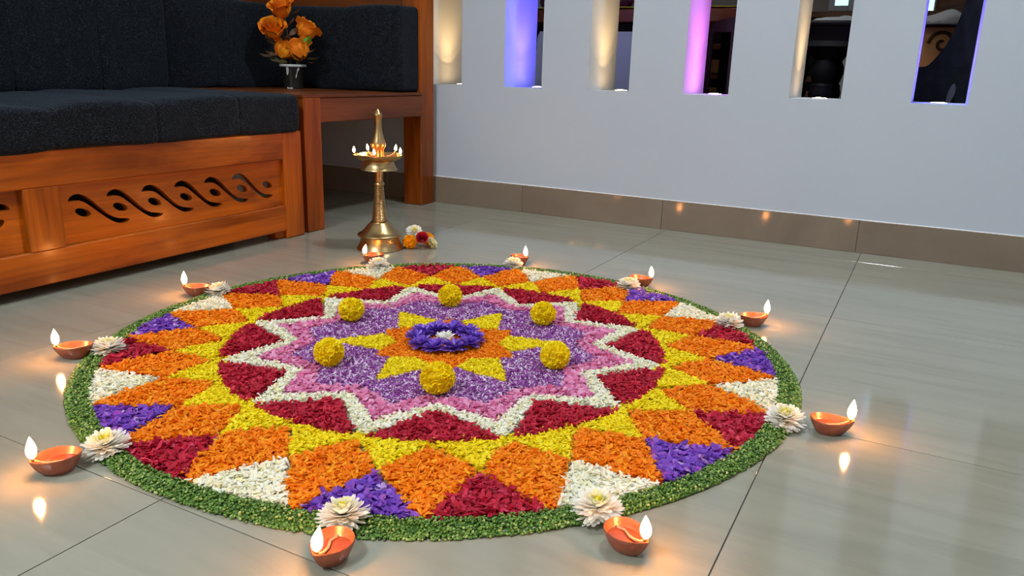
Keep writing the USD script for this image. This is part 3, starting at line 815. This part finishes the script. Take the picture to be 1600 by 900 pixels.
def rose_petal(r0, h, wide, flare, seed):
    """One cupped petal standing on a ring of radius r0, its lip rolled outward."""
    r = np.random.default_rng(seed)
    a, b = 8, 9
    u = np.linspace(0, 1, a)[:, None]; s = np.linspace(-1, 1, b)[None]
    ww = wide * np.interp(u, [0, 0.4, 0.75, 1.0], [0.5, 0.95, 1.0, 0.84]) * s
    rad = r0 * np.interp(u, [0, 0.35, 0.75, 1.0], [0.35, 0.95, 1.0, 1.0 + flare]) + 0.0012 * np.abs(s) * r0 / 0.01
    z = h * (u - 0.22 * u ** 3 * s ** 4) - 0.12 * h * flare * u ** 4 + 0.02 * h * np.sin(3 * s + r.uniform(0, 6)) * u
    ang = ww
    v = np.stack([rad * np.cos(ang), rad * np.sin(ang), z], -1).reshape(-1, 3)
    return trimesh.Trimesh(v, grid_faces(a, b), process=False)

def rose(name, parent, loc, rz, tilt, size, mats, seed):
    t = empty(name, loc, rz, parent, tilt)
    r = np.random.default_rng(seed)
    k = 0
    for n, r0, h, wide, fl in ((2, 0.10, 0.86, 1.7, 0.0), (3, 0.20, 0.88, 1.25, 0.10), (4, 0.32, 0.84, 0.95, 0.25), (5, 0.44, 0.74, 0.80, 0.42)):
        ph = r.uniform(0, 6)
        for i in range(n):
            m = rose_petal(r0 * size, h * size * r.uniform(0.92, 1.06), wide * 1.05, fl * r.uniform(0.7, 1.3), seed * 50 + k)
            m.apply_transform(trimesh.transformations.rotation_matrix(ph + 2 * PI * i / n + r.normal(0, 0.08), [0, 0, 1]))
            obj("petal", m, mats[k % len(mats)], t, True)
            k += 1
    return t
rose_red = [plain("rose_red_a", lin(176, 14, 44), 0.5), plain("rose_red_b", lin(150, 8, 34), 0.5)]
rr_ = rose("red_rose", None, (-0.502, 0.652, 0.026), 0.3, (1.0, 0.35), 0.027, rose_red, 33)
tag(rr_, "small red rose resting on the marigolds by the brass lamp", "rose", "loose flowers beside the brass lamp")


# ------------------------------------------------------------------ BRASS LAMP
lamp = empty("brass_oil_lamp", (-0.601, 0.584, 0.0))
tag(lamp, "tall brass oil lamp with five flames in its dish, standing before the sofa", "oil lamp")
obj("foot", lathe([(0.0, 0.0), (0.0645, 0.0), (0.0655, 0.0025), (0.0640, 0.0055), (0.0595, 0.0125), (0.0565, 0.020), (0.0545, 0.030), (0.0545, 0.039)], 64), brass, lamp, 40)
obj("bell", lathe([(0.0540, 0.0375), (0.0600, 0.0370), (0.0625, 0.0385), (0.0630, 0.0415), (0.0612, 0.0445), (0.0550, 0.0470), (0.0480, 0.0525), (0.0415, 0.0595), (0.0350, 0.0675), (0.0295, 0.0735), (0.0260, 0.0765), (0.0255, 0.0785), (0.0225, 0.0795)], 64), brass, lamp, 40)
pr = [(0.0225, 0.079)]
nr = 23
for k in range(nr):
    z0 = 0.080 + k * (0.0985 / nr); z1 = 0.080 + (k + 1) * (0.0985 / nr)
    r0 = 0.0222 - (0.0222 - 0.0128) * ((k + 0.5) / nr) ** 0.75
    pr += [(r0 - 0.0013, z0 + 0.0003), (r0 - 0.0002, z0 + 0.0011), (r0 + 0.0004, (z0 + z1) / 2), (r0 - 0.0002, z1 - 0.0011), (r0 - 0.0013, z1 - 0.0003)]
pr += [(0.0122, 0.1785), (0.0142, 0.181), (0.0150, 0.1845), (0.0138, 0.188), (0.0112, 0.1905), (0.0106, 0.200), (0.0112, 0.206), (0.0116, 0.214), (0.0122, 0.2225), (0.0122, 0.229)]
obj("stem", lathe(pr, 40), brass, lamp, 30)
obj("dish_skirt", lathe([(0.0115, 0.2245), (0.030, 0.2240), (0.0495, 0.2235), (0.0520, 0.2245), (0.0510, 0.2270), (0.0465, 0.2330), (0.0435, 0.2400), (0.0425, 0.2460), (0.0430, 0.2490)], 64), brass, lamp, 40)
def dish_ring(prof, n=80):
    """A dish whose rim is drawn out into five blunt spouts."""
    a = np.linspace(0, 2 * PI, n, endpoint=False)
    v = []
    for r, z in prof:
        k = max(r - 0.03, 0) / 0.038
        rr = r * (1 + 0.075 * k * np.cos(5 * (a - SP0)))
        v.append(np.stack([rr * np.cos(a), rr * np.sin(a), np.full(n, z)], 1))
    i = np.arange(n); j = (i + 1) % n
    f = []
    for k in range(len(prof) - 1):
        f += [np.stack([k * n + i, k * n + j, (k + 1) * n + j], 1), np.stack([k * n + i, (k + 1) * n + j, (k + 1) * n + i], 1)]
    m = trimesh.Trimesh(np.vstack(v), np.vstack(f), process=False)
    m.update_faces(m.area_faces > 1e-13)
    return m
SP0 = math.radians(-62)
obj("dish", dish_ring([(0.012, 0.2475), (0.043, 0.2485), (0.052, 0.2520), (0.0605, 0.2580), (0.0650, 0.2640), (0.0655, 0.2660), (0.0640, 0.2665), (0.0585, 0.2600), (0.050, 0.2550), (0.040, 0.2525), (0.010, 0.2520)]), brass, lamp, 40)
lo_ = trimesh.creation.cylinder(0.054, 0.0008, sections=48); lo_.apply_translation([0, 0, 0.2570])
obj("oil", lo_, plain("brass_lamp_oil", (0.35, 0.17, 0.04), 0.06, 0, 0.6), lamp)
obj("finial", lathe([(0.0172, 0.2515), (0.0165, 0.256), (0.0150, 0.262), (0.0143, 0.270), (0.0146, 0.277), (0.0160, 0.2815), (0.0190, 0.2865), (0.0205, 0.2920), (0.0198, 0.2985), (0.0180, 0.3040), (0.0158, 0.3110), (0.0134, 0.3190), (0.0113, 0.3280), (0.0100, 0.3380), (0.0096, 0.3480), (0.0098, 0.3580), (0.0104, 0.3640), (0.0112, 0.3680), (0.0124, 0.3705), (0.0126, 0.3730), (0.0112, 0.3755), (0.0085, 0.3790), (0.0052, 0.3840), (0.0022, 0.3880), (0.0, 0.3895)], 48), brass, lamp, 35)
for k in range(5):
    a = SP0 + 2 * PI * k / 5
    c, s = math.cos(a), math.sin(a)
    w = obj("wick", tube([(0.030 * c, 0.030 * s, 0.2585), (0.044 * c, 0.044 * s, 0.2592), (0.056 * c, 0.056 * s, 0.2630), (0.0655 * c, 0.0655 * s, 0.2700)], [0.002, 0.0022, 0.0022, 0.0016], 8), wick_m, lamp, 60)
    obj("burnt_tip", tube([(0.065 * c, 0.065 * s, 0.2695), (0.0665 * c, 0.0665 * s, 0.2718), (0.0668 * c, 0.0668 * s, 0.2745)], [0.0017, 0.0014, 0.0008], 8), wick_burnt, w, 60)
    fm = flame_mesh(0.0170 * FL.uniform(0.9, 1.1), 0.0044, FL.normal(0, 0.0012, 2)); fm.apply_translation([0.0668 * c, 0.0668 * s, 0.2715])
    obj("flame", fm, flame_m, lamp, True)


# ------------------------------------------------------------------ VASE OF ROSES
pot_m = M("black_white_glaze", {
    "g": ("texture_coordinate", {}),
    "m": ("mapping", {"scale": (22.0, 22.0, 14.0)}),
    "n": ("noise_texture", {"scale": 1.0, "detail": 2.0, "distortion": 0.8}),
    "r": ("rgb_ramp", {"ramp": [(0.60, (0.012, 0.014, 0.012)), (0.63, (0.55, 0.56, 0.52))]}),
    "p": ("principled_bsdf", dict(roughness=0.2)),
}, [("g.object", "m.vector"), ("m.vector", "n.vector"), ("n.fac", "r.fac"), ("r.color", "p.base_color")])
pot_rim = plain("vase_rim_glaze", (0.42, 0.43, 0.42), 0.3)
VX, VY, VZ = -1.325, 1.035, 0.414
vase = empty("flower_vase", (VX, VY, VZ))
tag(vase, "black and white glazed flower vase on the wooden corner table", "vase")
obj("body", lathe([(0.0, 0.0), (0.032, 0.0), (0.034, 0.003), (0.0335, 0.010), (0.0350, 0.030), (0.0385, 0.052), (0.0430, 0.072), (0.0440, 0.076), (0.040, 0.076), (0.036, 0.060), (0.030, 0.02), (0.0, 0.015)], 48), pot_m, vase, 40)
obj("rim", lathe([(0.0425, 0.0755), (0.0465, 0.0765), (0.0475, 0.080), (0.0465, 0.0835), (0.0430, 0.085), (0.0395, 0.083), (0.0390, 0.0755)], 48), pot_rim, vase, 40)
bq = empty("rose_bouquet", (VX, VY, VZ + 0.062))
tag(bq, "bouquet of five orange silk roses standing in the black vase", "bouquet")
silk = [plain("silk_orange_a", (0.90, 0.30, 0.010), 0.7, 0.0, 0.2), plain("silk_orange_b", (0.72, 0.17, 0.006), 0.7, 0.0, 0.2), plain("silk_orange_c", (0.85, 0.24, 0.010), 0.7, 0.0, 0.2)]
leaf_a, leaf_b = plain("silk_leaf_olive", lin(92, 84, 48), 0.5), plain("silk_leaf_green", lin(86, 150, 44), 0.5)
leaf_c = plain("silk_leaf_brown", lin(96, 66, 44), 0.55)
ax, ay = RT[0] / math.hypot(RT[0], RT[1]), RT[1] / math.hypot(RT[0], RT[1])      # along the room's diagonal, as the bouquet is spread
def bp(u, z, d=0.0):
    return (ax * u + ay * d, ay * u - ax * d, z)
core = trimesh.creation.icosphere(3, 1.0)
v = np.array(core.vertices); v = v * [0.045, 0.045, 0.085] * (1 + 0.1 * np.sin(9 * v[:, :1]) * np.cos(8 * v[:, 2:3]))
heads = [(-0.019, 0.184, 0.012, -0.1, 0.076), (-0.055, 0.115, 0.018, -0.45, 0.076), (0.040, 0.115, 0.016, 0.35, 0.076), (-0.038, 0.047, 0.030, -0.35, 0.074), (0.043, 0.044, 0.034, 0.45, 0.078)]
for k, (u, z, d, ti, sz) in enumerate(heads):
    p_ = bp(u, z, d)
    obj("stem", tube([bp(u * 0.12, -0.04), bp(u * 0.5, z * 0.45, d * 0.4), bp(u, z + 0.006, d)], 0.0016, 6), leaf_a, bq, True)
    # tip each head outward and towards the room
    rose("rose", bq, p_, 0.9 * k, (0.55 * ax - ti * 0.3, ti * 0.8 + 0.25 * ay), sz, silk, 60 + k)
lr = np.random.default_rng(8)
def leaf_mesh(L, W):
    v, f = strap(9, L, W, ([0, 0.2, 0.5, 0.8, 1], [0.15, 0.75, 1, 0.6, 0.05]), 0.7, 0.45, 0.1)
    v[:, 2] += 0.03 * L * np.sin(v[:, 0] / L * 9)
    return trimesh.Trimesh(v, f, process=False)
spots = [(-0.02, 0.14, 0.05, 1.9, leaf_c), (0.015, 0.085, 0.05, 2.4, leaf_c), (-0.005, 0.07, 0.05, 0.8, leaf_c), (-0.05, 0.085, 0.045, 2.6, leaf_a), (0.03, 0.16, 0.04, 0.7, leaf_c), (0.06, 0.06, 0.045, 0.1, leaf_c), (-0.06, 0.045, 0.05, 3.4, leaf_c), (-0.036, 0.175, 0.045, 2.75, leaf_a), (0.012, 0.190, 0.04, 0.35, leaf_c), (-0.058, 0.098, 0.05, 3.0, leaf_c), (-0.02, 0.105, 0.04, 0.2, leaf_c), (0.045, 0.098, 0.052, 0.2, leaf_b), (0.050, 0.088, 0.048, 0.55, leaf_b),
         (-0.045, 0.050, 0.05, 3.2, leaf_c), (-0.04, 0.030, 0.045, 2.9, leaf_a), (0.0, 0.045, 0.04, 1.2, leaf_a), (0.055, 0.040, 0.045, -0.35, leaf_a), (0.058, 0.030, 0.04, -0.7, leaf_c), (-0.01, 0.03, 0.05, 3.6, leaf_a),
         (0.0, 0.12, 0.045, 1.5, leaf_c), (0.0, 0.15, 0.04, 0.9, leaf_c), (0.02, 0.03, 0.05, 0.1, leaf_a)]
for u, z, L, an, mt in spots:
    m = leaf_mesh(L, L * 0.45)
    R_ = trimesh.transformations.rotation_matrix
    m.apply_transform(R_(lr.normal(0, 0.5), [1, 0, 0]))
    m.apply_transform(R_(-math.sin(an) * 0.6, [0, 1, 0]))
    m.apply_transform(R_((0 if math.cos(an) > 0 else PI) + math.atan2(ay, ax) + lr.normal(0, 0.35), [0, 0, 1]))
    m.apply_translation(bp(u, z, 0.03 + lr.normal(0, 0.008)))
    obj("leaf", m, mt, bq, True)
obj("stem", tube([bp(-0.005, -0.04), bp(-0.012, 0.09), bp(-0.02, 0.20, 0.008)], 0.0025, 6), leaf_a, bq, True)


# ------------------------------------------------------------------ THE ROOM BEYOND THE SLOTS
FYB = 4.6
dark_wood = [wood(f"cabinet_wood_{a}", (0.05, 0.018, 0.007), (0.16, 0.06, 0.02), i, 0.4, 0.1) for i, a in enumerate("xyz")]
black_wood = plain("ebonised_wood", (0.006, 0.005, 0.006), 0.6, 0.0, 0.25)
black_fab = plain("black_cloth", (0.007, 0.008, 0.011), 0.9)
tag(obj("wall_far", box((XL - 0.2, FYB, 0), (XR + 0.2, FYB + 0.15, 2.75)), plain("far_wall_paint", (0.33, 0.29, 0.25), 0.8)), "wall of the room beyond the slots", kind="structure")
tag(obj("wall_side", box((-2.6, YB + WT, 0), (-2.5, FYB, 2.75)), other_paint), "side wall of the room beyond the slots", kind="structure")

day = M("window_daylight", {"e": ("emission", {"color": (0.55, 0.93, 1.0), "strength": 1.5})}, [], surface="e.emission")
white_frame = plain("white_window_frame", (0.55, 0.56, 0.58), 0.5)
def window(name, x0, x1, z0, z1, words):
    t = empty(name)
    tag(t, words, kind="structure")
    obj("pane", box((x0, FYB - 0.02, z0), (x1, FYB - 0.012, z1)), day, t)
    for lo, hi in (((x0 - 0.035, z0 - 0.035), (x0, z1 + 0.035)), ((x1, z0 - 0.035), (x1 + 0.035, z1 + 0.035)), ((x0, z0 - 0.035), (x1, z0)), ((x0, z1), (x1, z1 + 0.035))):
        obj("window_frame", cbox((lo[0], FYB - 0.04, lo[1]), (hi[0], FYB + 0.001, hi[1]), 0.003), white_frame, t)
window("window_1", 0.530, 0.628, 0.80, 1.9, "tall bright window of the far room, right")
window("window_2", 0.050, 0.132, 0.965, 1.9, "tall bright window of the far room, left")

# dining table seen through the left slots
dt = empty("dining_table", (0, 0, 0))
tag(dt, "wooden dining table with a thick edge beyond the slotted wall", "table")
red_wood = wood("red_table_wood", (0.16, 0.05, 0.02), (0.30, 0.10, 0.045), 0, 0.35, 0.2)
obj("table_top", cbox((-1.55, 2.05, 0.706), (0.03, 2.95, 0.757), 0.004), red_wood, dt)
obj("apron", cbox((-1.45, 2.12, 0.62), (-0.22, 2.14, 0.706), 0.003), black_wood, dt)
for x, y in ((-1.46, 2.1), (-0.24, 2.1), (-1.46, 2.83), (-0.24, 2.83)):
    obj("leg", cbox((x, y, 0.0), (x + 0.07, y + 0.07, 0.706), 0.004), black_wood, dt)
cloth = M("magenta_table_cloth", {
    "g": ("geometry", {}), "n": ("voronoi_texture", {"scale": 24.0}), "s": ("separate_xyz", {}),
    "r": ("rgb_ramp", {"ramp": [(0.1, (0.30, 0.03, 0.12)), (0.5, (0.06, 0.01, 0.05)), (0.9, (0.22, 0.10, 0.20))]}),
    "p": ("principled_bsdf", dict(roughness=0.8)),
}, [("g.position", "n.vector"), ("n.distance", "r.fac"), ("r.color", "p.base_color")])
tc = empty("table_cloth")
tag(tc, "magenta patterned cloth with a lime hem lying on the dining table", "cloth")
cx = np.linspace(-1.2, 0.02, 40)
g = []
for yy, zz in ((2.95, 0.7595), (2.5, 0.7600), (2.10, 0.7605), (2.056, 0.7605)):
    g.append(np.stack([cx, np.full(40, yy) + 0.006 * np.sin(cx * 31), np.full(40, zz) + 0.001 * np.sin(cx * 50)], 1))
obj("cloth_sheet", trimesh.Trimesh(np.vstack(g), grid_faces(4, 40), process=False), cloth, tc, True)
obj("hem", tube(np.stack([cx, np.full(40, 2.056) + 0.006 * np.sin(cx * 31), np.full(40, 0.7630) + 0.001 * np.sin(cx * 50)], 1), 0.0028, 6), plain("lime_hem", lin(170, 176, 40), 0.7), tc, True)
fr = np.random.default_rng(21)
for k in range(5):
    ball = trimesh.creation.icosphere(3, 0.05)
    vv = np.array(ball.vertices)
    ball = trimesh.Trimesh(vv * [1.3, 0.9, 0.8] * (1 + 0.10 * np.sin(vv[:, :1] * 90 + k) * np.cos(vv[:, 1:2] * 80)), ball.faces, process=False)
    t = obj("cloth_bundle", ball, cloth, None, True)
    place(t, (-1.02 + 0.155 * k, 2.20 + 0.03 * (k % 2), 0.803))
    tag(t, "dark magenta bundle of cloth on the dining table " + ["at its left", "left of the middle", "in the middle", "right of the middle", "at its right"][k], "cloth bundle", "bundles on the dining table")
# pale appliance under the table's far side
fridge = plain("pale_blue_grey_enamel", (0.60, 0.80, 0.76), 0.45)
t = empty("low_cabinet")
tag(t, "pale blue-grey narrow cabinet with a slanted side beyond the slots", "cabinet")
obj("body", extr(Polygon([(-0.838, 0.0), (-0.385, 0.0), (-0.385, 0.6635), (-0.800, 0.6635), (-0.811, 0.642)]), 1.97, 2.035, lambda u, v, w: (u, w, v)), fridge, t)
obj("plinth", box((-0.82, 1.962, 0.0), (-0.40, 1.970, 0.03)), black_wood, t)

# black carved table behind slot five
ct = empty("carved_side_table", (0.335, 2.26, 0))
tag(ct, "black carved side table with turned legs and a grey cloth on top", "table")
obj("table_top", lathe([(0.0, 0.690), (0.195, 0.690), (0.208, 0.695), (0.210, 0.703), (0.204, 0.711), (0.0, 0.711)], 64), black_wood, ct, 40)
obj("apron", lathe([(0.0, 0.612), (0.175, 0.612), (0.190, 0.62), (0.180, 0.64), (0.186, 0.66), (0.194, 0.69), (0.0, 0.69)], 64), black_wood, ct, 40)
pl = [(0.03, 0.0), (0.045, 0.012), (0.03, 0.03), (0.034, 0.06), (0.047, 0.10), (0.036, 0.14), (0.045, 0.16), (0.030, 0.19), (0.046, 0.24), (0.050, 0.28), (0.036, 0.33), (0.046, 0.355), (0.034, 0.385), (0.041, 0.425), (0.046, 0.445), (0.040, 0.468), (0.0415, 0.475), (0.034, 0.485), (0.040, 0.500), (0.047, 0.525), (0.046, 0.550), (0.036, 0.572), (0.047, 0.590), (0.06, 0.612)]
for k, (lx, ly) in enumerate(((-0.002, -0.12), (-0.12, 0.02), (0.125, 0.03), (0.0, 0.13))):
    m = lathe(pl, 24); m.apply_translation([lx, ly, 0])
    obj("leg", m, black_wood, ct, 40)
gcl = empty("grey_cloth", (0.36, 2.24, 0.711))
tag(gcl, "folded pale grey cloth on the black carved side table", "cloth")
m = lathe([(0.0, 0.0), (0.115, 0.0005), (0.118, 0.003), (0.10, 0.012), (0.06, 0.020), (0.0, 0.024)], 40)
vv = np.array(m.vertices); vv[:, 2] *= 1 + 0.25 * np.sin(vv[:, 0] * 60); vv[:, 0] *= 0.95
obj("cloth_fold", trimesh.Trimesh(vv, m.faces, process=False), plain("grey_linen", (0.34, 0.36, 0.36), 0.85), gcl, True)

# wooden cabinet wall behind
cb = empty("wooden_sideboard", (0, 0, 0))
tag(cb, "brown wooden sideboard with shelves standing in the far room", "sideboard")
obj("back", box((-0.75, 3.58, 0.0), (1.05, 3.60, 0.82)), dark_wood[2], cb)
for k, z in enumerate((0.0, 0.30, 0.485, 0.64, 0.80)):
    obj("shelf", cbox((-0.75, 3.22, z), (1.05, 3.58, z + 0.028), 0.002), dark_wood[0], cb)
for k, x in enumerate((-0.75, -0.29, 0.20, 0.64, 1.02)):
    obj("upright", cbox((x, 3.21, 0.0), (x + 0.03, 3.58, 0.80), 0.002), dark_wood[2], cb)
for k, (x0, x1, z0, z1) in enumerate(((-0.74, -0.29, 0.515, 0.585), (-0.26, 0.2, 0.33, 0.44), (0.23, 0.64, 0.67, 0.76), (-0.74, -0.29, 0.33, 0.44), (0.67, 1.02, 0.515, 0.62))):
    d_ = obj("drawer", cbox((x0, 3.215, z0), (x1, 3.24, z1), 0.003), plain(f"drawer_wood_{k}", (0.20 - 0.015 * (k % 3), 0.085, 0.026), 0.45), cb)
    kn = trimesh.creation.icosphere(1, 0.011); kn.apply_translation([(x0 + x1) / 2, 3.207, (z0 + z1) / 2])
    obj("knob", kn, black_wood, d_, True)
obj("pale_door", cbox((0.262, 3.205, 0.03), (0.42, 3.22, 0.635), 0.003), plain("pale_door_paint", (0.42, 0.39, 0.37), 0.6), cb)
wc = empty("wall_cabinet", (0, 0, 0))
tag(wc, "dark brown tall cabinet right of the far window", "cabinet")
obj("body", cbox((0.655, 3.62, 0.0), (1.10, 3.95, 1.6), 0.004), dark_wood[2], wc)
for z in (0.45, 0.95):
    d_ = obj("door", cbox((0.668, 3.60, z + 0.02), (1.085, 3.622, z + 0.46), 0.004), dark_wood[0], wc)
    obj("handle", cbox((0.70, 3.588, z + 0.2), (0.712, 3.602, z + 0.3), 0.003), plain(f"handle_steel_{int(z * 100)}", (0.5, 0.5, 0.5), 0.3, 1.0), d_)
paper = plain("white_carton", (0.5, 0.49, 0.46), 0.7)
for k, (x, z, w_, h_) in enumerate(((-0.335, 0.668, 0.032, 0.04), (0.055, 0.328, 0.08, 0.035), (0.36, 0.828, 0.07, 0.06), (-0.318, 0.513, 0.04, 0.022))):
    t = obj("small_carton", cbox((0, 0, 0), (w_, 0.05, h_), 0.002), paper)
    place(t, (x, 3.23, z))
    tag(t, "small white carton on the far sideboard, " + ["upper one behind the pink slot", "low one left of the black leg", "one behind the carved table's cloth", "lower one behind the pink slot"][k], "carton", "cartons on the sideboard")
# black slatted chair behind slot four, pushed up to the dining table
ch = empty("dark_chair", (0.145, 1.75, 0))
tag(ch, "dark slatted chair with an arched back seen through the pink slot", "chair")
archp = Polygon([(-0.175, 0.40), (-0.175, 0.63), (-0.160, 0.665), (-0.135, 0.688), (-0.08, 0.702), (0.0, 0.708), (0.08, 0.702), (0.135, 0.688), (0.160, 0.665), (0.175, 0.63), (0.175, 0.40)])
for x0 in (-0.148, -0.048, 0.082):
    archp = archp.difference(shapely.box(x0, 0.43, x0 + 0.066, 0.652))
obj("backrest", extr(archp, -0.012, 0.012, lambda u, v, w: (u, w, v)), black_wood, ch)
obj("seat", cbox((-0.175, 0.0, 0.38), (0.175, 0.36, 0.415), 0.006), black_wood, ch)
for x, y in ((-0.172, -0.012), (0.138, -0.012), (-0.172, 0.315), (0.138, 0.315)):
    obj("leg", cbox((x, y, 0), (x + 0.034, y + 0.034, 0.382), 0.003), black_wood, ch)

# things behind the last slot: a carved chair with an orange seat pad, a grey cap on it, a navy garment hung over
oc = empty("carved_chair", (0.765, 2.60, 0))
tag(oc, "carved wooden chair with curled orange-brown back behind the right slot", "chair")
orange_wood = plain("orange_lacquer", (0.62, 0.25, 0.06), 0.4)
obj("backrest", cbox((-0.20, 0.0, 0.40), (0.20, 0.03, 0.735), 0.01), orange_wood, oc)
for sx in (1,):
    tt = np.linspace(0, 2.6 * PI, 40)
    rr2 = 0.052 * (1 - tt / (2.9 * PI))
    obj("carved_curl", tube(np.stack([-0.055 + sx * (0.010 - rr2 * np.cos(tt)), np.full(40, -0.006), 0.655 + rr2 * np.sin(tt)], 1), 0.0065, 8), dark_wood[2], oc, True)
obj("crest", cbox((-0.21, -0.006, 0.715), (0.21, 0.036, 0.745), 0.008), dark_wood[0], oc)
obj("seat", cbox((-0.21, -0.38, 0.38), (0.21, 0.03, 0.415), 0.01), black_wood, oc)
for x, y in ((-0.2, 0.0), (0.165, 0.0), (-0.2, -0.37), (0.165, -0.37)):
    obj("leg", cbox((x, y, 0), (x + 0.035, y + 0.03, 0.39), 0.004), black_wood, oc)
cap_t = empty("grey_hat", (0.705, 2.60, 0.738), 0.1)
tag(cap_t, "grey cloth hat hung over the carved chair's back", "hat")
capm = trimesh.creation.icosphere(4, 1.0)
vv = np.array(capm.vertices); vv = vv * [0.085, 0.075, 0.042]; vv[:, 2] = np.maximum(vv[:, 2], -0.012) + 0.01 * np.sin(vv[:, 0] * 40) * (vv[:, 2] > 0)
obj("crown", trimesh.Trimesh(vv, capm.faces, process=False), plain("cap_grey", (0.42, 0.43, 0.43), 0.9), cap_t, True)
brim = lathe([(0.0, -0.012), (0.092, -0.016), (0.094, -0.013), (0.0, -0.006)], 40)
obj("brim", brim, plain("cap_brim_grey", (0.10, 0.10, 0.10), 0.9), cap_t, True)
navy = M("navy_garment", {"g": ("geometry", {}), "n": ("noise_texture", {"scale": 30.0}), "r": ("rgb_ramp", {"ramp": [(0.3, (0.005, 0.007, 0.014)), (0.7, (0.011, 0.016, 0.028))]}), "p": ("principled_bsdf", dict(roughness=0.9))},
         [("g.position", "n.vector"), ("n.fac", "r.fac"), ("r.color", "p.base_color")])
ng = empty("navy_garment", (0, 0, 0))
tag(ng, "dark navy garment hanging diagonally behind the right slot", "garment")
prof = Polygon([(0.790, 0.95), (0.775, 0.77), (0.755, 0.68), (0.735, 0.622), (0.705, 0.575), (0.685, 0.552), (0.655, 0.553), (0.62, 0.50), (0.60, 0.30), (1.05, 0.30), (1.06, 0.95)])
gm = extr(smooth_poly(list(prof.exterior.coords)[:-1], 2), 0, 0.03, lambda u, v, w: (u, 2.03 + w, v)).subdivide_to_size(0.02)
gv = np.array(gm.vertices)
gv[:, 1] += 0.010 * np.sin(gv[:, 0] * 70 + gv[:, 2] * 18)
gm = trimesh.Trimesh(gv, gm.faces, process=False)
obj("cloth_panel", gm, navy, ng, 50)
tail = extr(smooth_poly([(0.782, 0.505), (0.790, 0.47), (0.775, 0.43), (0.768, 0.40), (0.762, 0.44), (0.768, 0.485)], 2), 0, 0.004, lambda u, v, w: (u, 2.005 + w, v))
obj("pale_corner", tail, plain("pale_lining", (0.13, 0.14, 0.16), 0.8), ng)
st_ = empty("garment_stand", (0.93, 2.10, 0))
tag(st_, "slim dark stand that carries the navy garment", "stand")
obj("pole", lathe([(0.0, 0.0), (0.14, 0.0), (0.14, 0.012), (0.02, 0.02), (0.014, 0.03), (0.014, 1.02), (0.0, 1.03)], 24), black_wood, st_, 40)
obj("hanger_bar", tube([(-0.16, 0, 0.94), (-0.05, 0, 0.975), (0.05, 0, 0.975), (0.16, 0, 0.94)], 0.009, 8), black_wood, st_, True)

# far room's own dim lamp
fl_ = empty("far_room_lamp", (-0.1, 1.83, 2.75))
tag(fl_, "round ceiling lamp of the room beyond the slots", "ceiling lamp")
obj("housing", lathe([(0.0, -0.002), (0.2, -0.002), (0.2, -0.03), (0.18, -0.034), (0.18, -0.022), (0.0, -0.022)]), lamp_ring_m, fl_, 30)
obj("diffuser", lathe([(0.0, -0.030), (0.178, -0.030), (0.178, -0.026), (0.0, -0.026)], 40), M("far_glow", {"e": ("emission", {"color": (1.0, 0.93, 0.85), "strength": CEILING_W * FAR_LAMP})}, [], surface="e.emission"), fl_)
